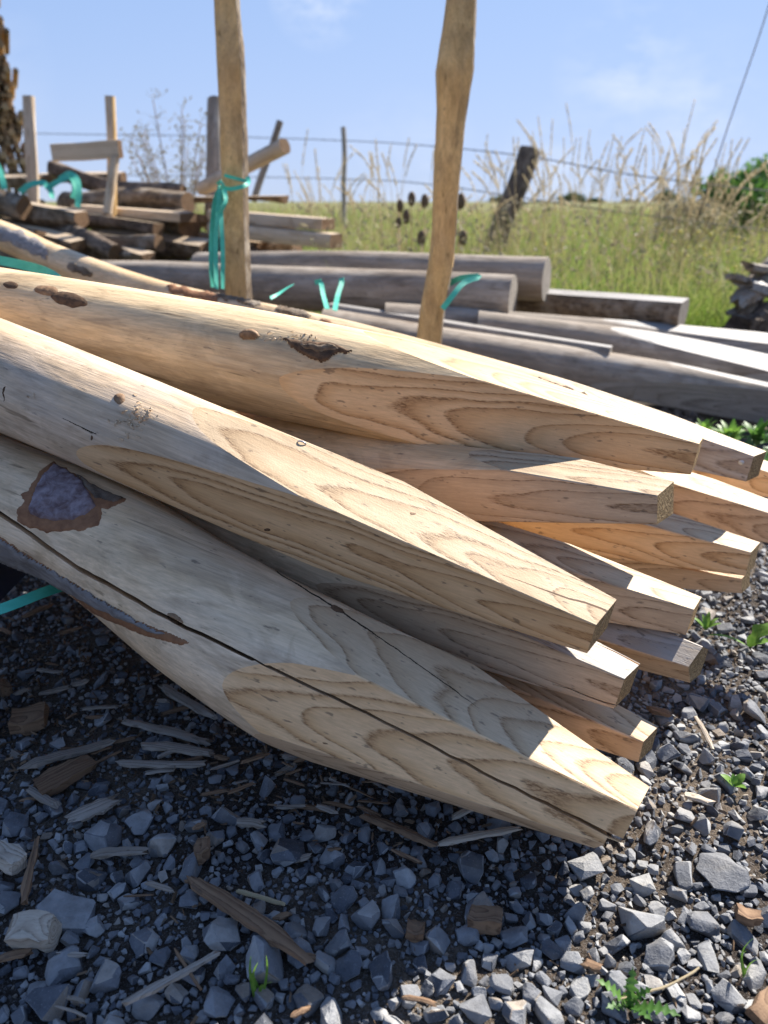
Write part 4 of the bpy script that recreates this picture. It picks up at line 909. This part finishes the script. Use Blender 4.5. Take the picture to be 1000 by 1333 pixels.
# ------------------------------------------------------------------ small plants on the gravel
def blade_mesh(specs):
    """specs: (base, tip, bend vector, width)"""
    V, Fc = [], []
    for b0, t0, bd, w_ in specs:
        b0, t0, bd = Vector(b0), Vector(t0), Vector(bd); o_ = len(V); ax = (t0 - b0).normalized(); sd = ax.cross(Vector((.3, -1, .2))).normalized()
        for i in range(7):
            t = i / 6; c0 = b0.lerp(t0, t) + bd * (math.sin(3.14 * t) if i < 6 else 0); ww = w_ * (1 - t) ** .6 * (.6 + .4 * min(1, t * 4)) * .5 + .0002
            V += [tuple(c0 + sd * ww), tuple(c0 - sd * ww)]
        for i in range(6): Fc.append((o_ + 2 * i, o_ + 2 * i + 1, o_ + 2 * i + 3, o_ + 2 * i + 2))
    return mesh_np('blades', V, Fc, True)
def leaf_mesh(L, w_, lobes=0, curl=.2, seed=0):
    V, Fc = [], []; n_ = 16 if lobes < 3 else 36; r_ = random.Random(seed)
    for i in range(n_ + 1):
        t = i / n_; ww = w_ * .5 * (math.sin(3.14 * min(1, t * .93 + .05)) ** .8) * (1 + ((.3 if lobes < 3 else .55) * math.sin(t * lobes * 6.28) if lobes else 0))
        z_ = curl * L * math.sin(2.4 * t); V += [(t * L, -ww, z_ + .15 * ww), (t * L, 0, z_ - .1 * ww), (t * L, ww, z_ + .15 * ww)]
    for i in range(n_):
        for k in (0, 1): a = i * 3 + k; Fc.append((a, a + 1, a + 4, a + 3))
    return mesh_np('leaf', V, Fc, True)
def rosette(name, u, v, leaves, mat, label, cat='weed', group=None, lift=.012):
    q = G(u, v, lift); t = empty(name, q); tag(t, label, cat, group)
    for i, (az, el, L, w_, lob) in enumerate(leaves):
        o = link('leaf', leaf_mesh(L, w_, lob, .18, i), t, mat); o.rotation_euler = (0, -math.radians(el), math.radians(az))
    return t
def sprig(u, v, tips, label, group=None, mat=None):
    q = G(u, v, .01); t = empty('grass_sprig', q); tag(t, label, 'grass', group)
    for (du, dv, w_) in tips:
        d = proj(q)[2]; up = Vector((du / F * d, random.uniform(-.01, .01), -dv / F * d * 1.12))
        link('blade', blade_mesh([((random.uniform(-.003, .003), random.uniform(-.003, .003), -.01), up, (random.uniform(-.006, .006), .004, .002), w_)]), t, mat or M['leaf_bright'])
sprig(338, 1297, [(-8, -58, .0035), (4, -66, .0035), (14, -72, .003), (20, -40, .003), (-14, -30, .003), (10, -34, .003)], 'bright green grass sprig growing between shaded stones')
sprig(972, 1262, [(-4, -36, .0035), (12, -24, .003), (2, -44, .003)], 'tiny grass sprig on the sunlit gravel')
rosette('seedling', 818, 1312, [(160, 30, .040, .009, 6), (75, 62, .040, .010, 6), (-28, 18, .048, .011, 7), (110, 65, .028, .007, 5), (5, 45, .032, .009, 6), (-60, 25, .03, .008, 5), (200, 20, .03, .008, 5)], M['leaf'], 'toothed leaved seedling growing at the front of the sunlit gravel')
rosette('leaf_sprout', 975, 842, [(25, 35, .055, .026, 2), (172, 6, .075, .008, 0), (-30, 25, .04, .018, 2)], M['leaf_bright'], 'large light green leaf on a thick stalk beside the pile')
rosette('seedling', 918, 820, [(150, 30, .032, .010, 0), (60, 45, .034, .010, 0), (-20, 30, .03, .009, 0), (100, 50, .028, .009, 0), (20, 30, .032, .008, 0)], M['leaf_bright'], 'green seedling under the greyed chamfered tip')
rosette('seedling', 956, 1024, [(150, 25, .022, .012, 0), (30, 30, .022, .012, 0), (-60, 25, .018, .010, 0), (90, 45, .016, .009, 0)], M['leaf_bright'], 'tiny two leaved seedling on bare grit')
rosette('seedling', 835, 985, [(120, 40, .025, .008, 0), (40, 50, .025, .008, 0)], M['leaf'], 'faint grassy seedling beside the slim low post')
# weeds at the foot of the grey posts
rw = random.Random(3)
for i, (u, v, n_, sz) in enumerate([(905, 566, 12, .11), (935, 580, 14, .12), (968, 590, 14, .12), (1000, 600, 12, .12), (950, 556, 12, .12), (985, 560, 12, .13), (880, 552, 8, .08), (1030, 585, 12, .13), (915, 548, 10, .09)]):
    rosette('broad_leaved_weed', u, v + 20, [(rw.uniform(0, 360), rw.uniform(5, 70), sz * rw.uniform(.35, .75), sz * rw.uniform(.14, .26), 0) for _ in range(n_ * 2)], M['leaf'] if i % 2 else M['leaf_bright'] if i % 4 == 0 else M['leaf_dark'],
            'leafy ' + ('mid' if i % 2 else 'bright' if i % 4 == 0 else 'dark') + ' green weed in the gap below the grey pointed posts', 'weed', 'weeds at the foot of the grey stack', .05)

# ------------------------------------------------------------------ meadow
def blades(n_, area, hrange, wrange, seed, lean=.25, seg=3):
    r = np.random.default_rng(seed); y = area[2] + (area[3] - area[2]) * r.random(n_) ** 1.7; xw = .62 * y + .8
    x = (r.random(n_) * 2 - 1) * np.minimum(xw, area[1]); h = hrange[0] + (hrange[1] - hrange[0]) * r.random(n_) ** 1.3; w_ = r.uniform(*wrange, n_) * (.7 + .08 * y)
    ph = r.random(n_) * 6.283; ln = r.random(n_) * lean * h; az = r.random(n_) * 6.283
    V = np.zeros((n_, seg * 2 + 1, 3), np.float32)
    for i in range(seg + 1):
        t = i / seg; cx_ = x + ln * np.cos(az) * t * t * 1.3; cy_ = y + ln * np.sin(az) * t * t * 1.3; cz = h * t * (1 - .15 * t * (ln / h)); hw = w_ * (1 - t) ** .7 * .5
        if i < seg:
            V[:, 2 * i] = np.stack([cx_ + np.cos(ph) * hw, cy_ + np.sin(ph) * hw, cz - (.02 if i == 0 else 0)], 1); V[:, 2 * i + 1] = np.stack([cx_ - np.cos(ph) * hw, cy_ - np.sin(ph) * hw, cz - (.02 if i == 0 else 0)], 1)
        else: V[:, 2 * seg] = np.stack([cx_, cy_, cz], 1)
    base_ = (np.arange(n_) * (seg * 2 + 1))[:, None]; tri = []
    for i in range(seg - 1): tri += [[2 * i, 2 * i + 1, 2 * i + 3], [2 * i, 2 * i + 3, 2 * i + 2]]
    tri.append([2 * seg - 2, 2 * seg - 1, 2 * seg]); tri = np.array(tri)
    return V.reshape(-1, 3), (base_[:, :, None] + tri[None]).reshape(-1, 3)
def grass_mat(name, stops):
    m, n, l, b = new_mat(name, .6, .25)
    gi = n.new('ShaderNodeNewGeometry'); col = ramp(n, l, gi.outputs['Random Per Island'], stops)
    pn = noise_(n, l, gi.outputs['Position'], 1.6, 4, .65); col = mixc(n, l, ramp(n, l, pn, [(.44, 0), (.60, .75)]), col, (.33, .25, .13)); sz_ = n.new('ShaderNodeSeparateXYZ'); l.new(gi.outputs['Position'], sz_.inputs[0]); col = mixc(n, l, ramp(n, l, sz_.outputs[2], [(.08, .75), (.42, 0)]), col, (.20, .36, .035)); pg = noise_(n, l, gi.outputs['Position'], 2.7, 3, .6); col = mixc(n, l, ramp(n, l, pg, [(.52, 0), (.66, .6)]), col, (.12, .22, .03))
    l.new(col, b.inputs['Base Color']); tr = n.new('ShaderNodeBsdfTranslucent'); l.new(col, tr.inputs[0]); ms = n.new('ShaderNodeMixShader'); ms.inputs[0].default_value = .45
    l.new(b.outputs[0], ms.inputs[1]); l.new(tr.outputs[0], ms.inputs[2]); l.new(ms.outputs[0], n['Material Output'].inputs[0]); return m
M['grass'] = grass_mat('meadow_grass', [(0, (.06, .12, .02)), (.25, (.17, .29, .045)), (.45, (.30, .37, .08)), (.62, (.30, .24, .11)), (.8, (.38, .31, .17)), (1, (.22, .15, .085))])
parts = [blades(26000, (-9, 9, 3.75, 9), (.18, .60), (.004, .009), 1, .9), blades(17000, (-14, 14, 5, 16), (.35, .78), (.005, .009), 2, .7), blades(9000, (-30, 30, 14, 40), (.3, .7), (.012, .02), 3, .5)]
# keep the stack's footprint free
Vg, Fg, off = [], [], 0
for V_, F_ in parts: Vg.append(V_); Fg.append(F_ + off); off += len(V_)
Vg = np.concatenate(Vg); Fg = np.concatenate(Fg)
keep = ~((Vg[Fg[:, 0], 0] < -.35) & (Vg[Fg[:, 0], 1] < 5.6)); Fg = Fg[keep]
gr = link('meadow_grass', mesh_np('meadow_grass', Vg, Fg, False), None, M['grass']); tag(gr, 'green and straw coloured meadow grass behind the stacks', 'grass', kind='stuff')
# seed heads and leaves scattered through the grass
r = np.random.default_rng(31); Vh, Fh = [], []
for k in range(9000):
    y = 3.9 + 7 * r.random() ** 1.6; x = r.uniform(-.45, .62 * y + .4) if y < 5.6 else r.uniform(-.62 * y - .4, .62 * y + .4); z_ = r.uniform(.12, .72) ; a = r.normal(size=3); a /= np.linalg.norm(a); a[2] = abs(a[2]); b_ = np.cross(a, r.normal(size=3)); b_ /= np.linalg.norm(b_) + 1e-6; L = r.uniform(.008, .026); p_ = np.array((x, y, z_)); o_ = len(Vh)
    Vh += [tuple(p_ - a * L), tuple(p_ + b_ * L * .35), tuple(p_ + a * L), tuple(p_ - b_ * L * .35)]; Fh.append((o_, o_ + 1, o_ + 2, o_ + 3))
sh = link('meadow_seed_heads', mesh_np('meadow_seed_heads', Vh, Fh), None, M['leaf_dry']); tag(sh, 'brown seed heads and dry leaves mixed through the meadow grass', 'seed heads', kind='stuff')
# yellow flowers
r = np.random.default_rng(12); Vf, Ff = [], []
for k in range(90):
    u, v = r.uniform(880, 990), r.uniform(300, 415); 
    if k > 60: u, v = r.uniform(700, 1000), r.uniform(290, 420)
    c0 = P(u, v, r.uniform(4.6, 6)); s_ = r.uniform(.008, .016)
    o_ = len(Vf)
    for q in range(5): a = 6.283 * q / 5; Vf.append((c0.x + s_ * math.cos(a), c0.y + s_ * .5 * math.sin(a), c0.z + s_ * .6 * math.sin(a)))
    Vf.append((c0.x, c0.y, c0.z + .004))
    for q in range(5): Ff.append((o_ + q, o_ + (q + 1) % 5, o_ + 5))
yf = link('meadow_flowers', mesh_np('meadow_flowers', Vf, Ff), None, M['yellow']); tag(yf, 'small yellow flowers dotted through the meadow grass', 'flowers', kind='stuff')
# tall dry seed stalks, each its own thing
def stalk_meshes(seed, h):
    r_ = random.Random(seed); bm = bmesh.new(); pr = None; bx, by = r_.uniform(-.30, .30), r_.uniform(-.22, .22); pts = []
    for i in range(9):
        t = i / 8; c0 = Vector((bx * t ** 3 * h, by * t ** 3 * h, h * (t - .06 * t ** 6 * abs(bx) * 6))); pts.append(c0); rr_ = .0030 * (1 - .6 * t)
        ring = [bm.verts.new(c0 + Vector((rr_ * math.cos(a), rr_ * math.sin(a), 0))) for a in (0, 2.1, 4.2)]
        if pr:
            for k in range(3): bm.faces.new((pr[k], pr[(k + 1) % 3], ring[(k + 1) % 3], ring[k]))
        pr = ring
    V, Fc = [], []
    for i in range(90):
        t = r_.uniform(.78, 1.0); k = min(7, int(t * 8)); c0 = pts[k].lerp(pts[k + 1], t * 8 - k); a = r_.uniform(0, 6.28); L = r_.uniform(.012, .030) * (1.25 - t + .5); sp = r_.uniform(.15, .45)
        d = Vector((math.cos(a) * sp + bx, math.sin(a) * sp, 1)).normalized() * L; sd = Vector((-math.sin(a), math.cos(a), 0)) * .0042; o_ = len(V)
        V += [tuple(c0), tuple(c0 + d * .5 + sd), tuple(c0 + d), tuple(c0 + d * .5 - sd)]; Fc.append((o_, o_ + 1, o_ + 2, o_ + 3))
    a_, b_ = bm_mesh(bm, 'stem', True), mesh_np('seed_head', V, Fc); a_.materials.append(M['straw']); b_.materials.append(M['straw']); return a_, b_
pool = [stalk_meshes(200 + i, 1.0) for i in range(9)]
rs = random.Random(15)
for i in range(270):
    d = rs.uniform(4.8, 7.5); u = rs.uniform(640, 960) if i < 170 else rs.uniform(380, 640) if i < 230 else rs.uniform(880, 1060); top = rs.triangular(120, 262, 215) if 690 < u < 920 else rs.uniform(170, 262)
    q = P(u, top, d); h = q.z
    t = empty('grass_stalk', (q.x, q.y, gz(q.x, q.y) - .02)); tag(t, 'tall dry seed headed grass stalk rising above the meadow', 'grass stalk', 'tall seed stalks in the meadow'); t.scale = (1, 1, h + .02); t.rotation_euler = (0, 0, rs.uniform(0, 6.28))
    for nm, me in zip(('stem', 'seed_head'), pool[i % 9]):
        o = bpy.data.objects.new(nm, me); C.objects.link(o); o.parent = t
q = G(905, 330); bg_log('bramble_cane', P(862, 405, 5.0), P(1004, -10, 4.6), .007, [M['chip_brown']] * 3, 'single thin bare cane arching high over the meadow', 'cane', None, 77, 6, .01, .03)
# teasels
for i, (u, v, px) in enumerate([(536, 259, 9), (521, 268, 8), (553, 262, 9), (529, 282, 9), (549, 310, 10), (603, 310, 10), (600, 262, 10), (519, 290, 7)]):
    q = P(u, v, 5.0); t = empty('teasel', (q.x, q.y, 0)); tag(t, 'dark oval teasel head standing in the meadow beside the leaning upright', 'teasel', 'teasels in the meadow'); s_ = px / F * 5 * S * .6
    bm = bmesh.new(); bmesh.ops.create_uvsphere(bm, u_segments=10, v_segments=8, radius=1)
    for v_ in bm.verts: k = 1 + .12 * noise.noise(v_.co * 6 + Vector((i, 0, 0))); v_.co = Vector((v_.co.x * s_ * k, v_.co.y * s_ * k, v_.co.z * s_ * 1.7 + q.z))
    link('seed_head', bm_mesh(bm, 'seed_head', True), t, M['teasel'])
    bm = bmesh.new(); bmesh.ops.create_cone(bm, segments=6, radius1=.006, radius2=.004, depth=q.z, cap_ends=True); bmesh.ops.translate(bm, verts=bm.verts[:], vec=(0, 0, q.z / 2 - .01)); link('stem', bm_mesh(bm, 'stem', True), t, M['straw'])

# ------------------------------------------------------------------ fence
def tube(name, pts, r, mat, parent=None, seg=5, closed=True):
    bm = bmesh.new(); pr = None; n_ = len(pts)
    for i, p in enumerate(pts):
        t = (pts[min(i + 1, n_ - 1)] - pts[max(i - 1, 0)]).normalized(); a = Vector((0, 0, 1)) if abs(t.z) < .9 else Vector((1, 0, 0)); s_ = t.cross(a).normalized(); q = s_.cross(t)
        rr_ = r[i] if isinstance(r, list) else r
        ring = [bm.verts.new(p + (s_ * math.cos(k) + q * math.sin(k)) * rr_) for k in np.linspace(0, 6.2832, seg + 1)[:-1]]
        if pr:
            for k in range(seg): bm.faces.new((pr[k], pr[(k + 1) % seg], ring[(k + 1) % seg], ring[k]))
        else: bm.faces.new(ring[::-1])
        pr = ring
    bm.faces.new(pr); bmesh.ops.recalc_face_normals(bm, faces=bm.faces[:]); return link(name, bm_mesh(bm, name, True), parent, mat)
bg_log('fence_post', P(634, 345, 6.6), P(690, 196, 6.5), .17, [M['bark_dark'], M['weather_flat'], M['end_grey']], 'dark mossy leaning fence post in the meadow', 'fence post', 'meadow fence', 401, 20, .05, .02, step=.08)
bg_log('fence_post', P(447, 300, 9.5), P(447, 166, 9.4), .055, [M['weather'], M['weather_flat'], M['end_grey']], 'thin distant fence stake carrying the barbed wire', 'fence post', 'meadow fence', 402, 10, .03, .02, step=.1)
WD = 6.8
for pts, lab in (([(-120, 168, 9.5), (60, 174, 9.3), (260, 177, 9.0), (447, 183, 8.6), (560, 190, 7.6), (690, 204, 6.55), (800, 224, 6.0), (905, 238, 5.6), (1120, 262, 5.2)], 'upper strand of barbed wire crossing the sky above the meadow'),
                 ([(-120, 226, 9.5), (160, 228, 9.2), (447, 233, 8.6), (560, 240, 7.6), (670, 256, 6.6), (800, 275, 6.0), (1000, 300, 5.4)], 'lower strand of barbed wire just above the grass tops')):
    t = empty('barbed_wire', P(*pts[3])); tag(t, lab, 'wire', 'meadow fence'); pp, _ = catmull([P(*q) for q in pts], [0] * len(pts), .12)
    o = tube('strand', [p - t.location for p in pp], .0042, M['wire'], t, 5); bm = bmesh.new()
    for p in pp[::1]:
        for k in range(2):
            d = Vector((random.uniform(-1, 1), random.uniform(-1, 1), random.uniform(-1, 1))).normalized() * .016; c0 = p - t.location; s_ = Vector((.003, 0, .003)); a = [bm.verts.new(c0 - d), bm.verts.new(c0 + s_), bm.verts.new(c0 + d), bm.verts.new(c0 - s_)]; bm.faces.new(a)
    o = link('barbs', bm_mesh(bm, 'barbs'), t, M['wire']); o['kind'] = 'stuff'

# ------------------------------------------------------------------ shrubs and far trees
def foliage(n_, blobs, size, seed, flat=.6):
    r = np.random.default_rng(seed); V, Fc = [], []
    wsum = np.array([b_[3] ** 2 for b_ in blobs]); wsum = wsum / wsum.sum()
    for k in range(n_):
        c0 = blobs[r.choice(len(blobs), p=wsum)]; d = r.normal(size=3); d /= np.linalg.norm(d); rad = c0[3] * (r.random() ** .45) * (1 + .25 * noise.noise(Vector(d * 2.5 + c0[0])))
        p = np.array(c0[:3]) + d * rad * np.array([1, 1, .85]); a = r.normal(size=3); a /= np.linalg.norm(a); b_ = np.cross(a, r.normal(size=3)); b_ /= np.linalg.norm(b_) + 1e-6; L = size * r.uniform(.6, 1.4); o_ = len(V)
        V += [tuple(p - a * L), tuple(p + b_ * L * .45), tuple(p + a * L), tuple(p - b_ * L * .45)]; Fc.append((o_, o_ + 1, o_ + 2, o_ + 3))
    return mesh_np('foliage', V, Fc)
def tree(name, u, vtop, vbase, d, wpx, mat, label, cat, seed, n_=1600, size=None, group=None, trunk=True):
    b0 = P(u, vbase, d); base = Vector((b0.x, b0.y, 0)); top = P(u, vtop, d).z; wd = wpx / F * d * S; t = empty(name, base); tag(t, label, cat, group); r_ = random.Random(seed)
    bl = []
    for k in range(16):
        zz = r_.uniform(.25, 1.0); rr_ = wd * .5 * (1.05 - abs(zz - .5)) ; a = r_.uniform(0, 6.28); q = r_.uniform(.2, .8) * rr_; br = min(wd, top) * r_.uniform(.2, .32) if d < 50 else top * r_.uniform(.28, .42); bl.append((q * math.cos(a), q * math.sin(a), max(br, zz * top - br), br))
    link('crown', foliage(n_, bl, size or wd * .035, seed), t, mat)
    tr = tube('trunk', [Vector((0, 0, -.05)), Vector((.02 * wd, 0, top * .3)), Vector((-.02 * wd, .01, top * .62))], [top * .035, top * .026, top * .012], M['bark_dark'], t, 7)
    for k in range(5): c0 = bl[k * 3]; tube('limb', [Vector((0, 0, top * .3)), Vector((c0[0] * .5, c0[1] * .5, c0[2] * .7)), Vector(c0[:3])], [top * .016, top * .01, top * .004], M['bark_dark'], t, 5)
    return t
tree('bush', 968, 196, 300, 9, 240, M['leaf'], 'big round green bush at the edge of the meadow', 'bush', 1, 12000, .042)
tree('bush', 900, 250, 300, 8.2, 120, M['leaf_dry'], 'brownish lower bush in front of the big green bush', 'bush', 2, 4200, .04)
gt = 'far trees along the meadow horizon'
for i, (u, vt, wpx, lab) in enumerate([(868, 244, 60, 'rounded far tree beside the brownish bush'), (742, 247, 40, 'dark far tree with rounded crown on the horizon behind the seed stalks'), (655, 253, 66, 'low far hedge tree seen past the leaning fence post'), (700, 262, 44, 'lowest far tree on the horizon behind the tall seed stalks'), (770, 256, 40, 'small far tree next to the dark rounded one'), (820, 258, 50, 'mid green far tree between two rounded ones')]):
    tree('far_tree', u, vt, 268, 420, wpx, M['leaf_dark'], lab, 'tree', 20 + i, 2600, .5, gt)
# dry shrub in front of the sky at left
def twig_shrub(u, vbase, vtop, d, wpx, label, seed):
    b0 = P(u, vbase, d); t = empty('dry_shrub', (b0.x, b0.y, 0)); tag(t, label, 'shrub'); r_ = random.Random(seed); top = P(u, vtop, d).z; wd = wpx / F * d * S; V, Fc = [], []
    for k in range(17):
        x1, y1 = r_.uniform(-.5, .5) * wd, r_.uniform(-.3, .3) * wd; h = top * r_.uniform(.72, 1.0) * (1 - .25 * abs(x1) / (wd * .5)); pts = [Vector((x1 * .25 * 0, 0, -.03)), Vector((x1 * .25, y1 * .3, h * .45)), Vector((x1 * .65, y1 * .7, h * .75)), Vector((x1, y1, h))]
        pp, _ = catmull(pts, [0] * 4, .1); tube('stem', pp, [.006 * (1 - .8 * i / len(pp)) + .0015 for i in range(len(pp))], M['chip_brown'], t, 4)
        for j in range(int(len(pp) * .5), len(pp)):
            for q in range(7):
                c0 = pp[j]; d_ = Vector((r_.uniform(-1, 1), r_.uniform(-1, 1), r_.uniform(-.2, 1))).normalized() * r_.uniform(.03, .13); sd = Vector((r_.uniform(-1, 1), 0, r_.uniform(-1, 1))).normalized(); o_ = len(V)
                V += [tuple(c0 + d_ * .0), tuple(c0 + d_ * .5 + sd * .0022), tuple(c0 + d_), tuple(c0 + d_ * .5 - sd * .0022)]; Fc.append((o_, o_ + 1, o_ + 2, o_ + 3))
                e = c0 + d_; L = r_.uniform(.008, .02); o_ = len(V); V += [tuple(e - sd * L), tuple(e + Vector((0, 0, L * .5))), tuple(e + sd * L), tuple(e - Vector((0, 0, L * .5)))]; Fc.append((o_, o_ + 1, o_ + 2, o_ + 3))
    link('seed_sprays', mesh_np('seed_sprays', V, Fc), t, M['leaf_dry'])
twig_shrub(228, 262, 112, 6.2, 105, 'sparse dry shrub with seedy twigs behind the bark logs', 4)
# splintered grey scrap wood at right edge
rs = random.Random(21)
for i, (u0, v0, u1, v1, px, mt, lab) in enumerate([(962, 395, 1010, 340, 22, 'weather', 'steep grey splintered slab on the scrap heap'), (970, 370, 1040, 385, 20, 'weather_flat', 'pale flat slab on the scrap heap'), (975, 345, 1030, 360, 14, 'weather', 'topmost grey sliver on the scrap heap'),
                                                (955, 418, 985, 372, 14, 'bark', 'brown sliver leaning against the scrap heap'), (980, 415, 1050, 392, 26, 'bark_dark', 'dark slab low in the scrap heap'), (952, 362, 985, 372, 12, 'weather', 'short grey shard poking out left of the scrap heap'), (965, 424, 1060, 424, 30, 'bark_dark', 'dark log under the scrap heap'), (948, 408, 966, 398, 8, 'weather', 'tiny grey shard at the foot of the scrap heap')]):
    d = 3.75; a, b_ = P(u0, v0, d), P(u1, v1, d + .15); L = (b_ - a).length; w_ = 1.7 * px / F * d * S; o = link('scrap_wood', splinter_mesh(L, w_, w_ * .5, 40 + i, .5), None, M[mt]); o.location = (a + b_) / 2
    o.rotation_euler = (b_ - a).to_track_quat('X', 'Z').to_euler(); tag(o, lab, 'scrap wood', 'scrap wood heap at the edge of the meadow')
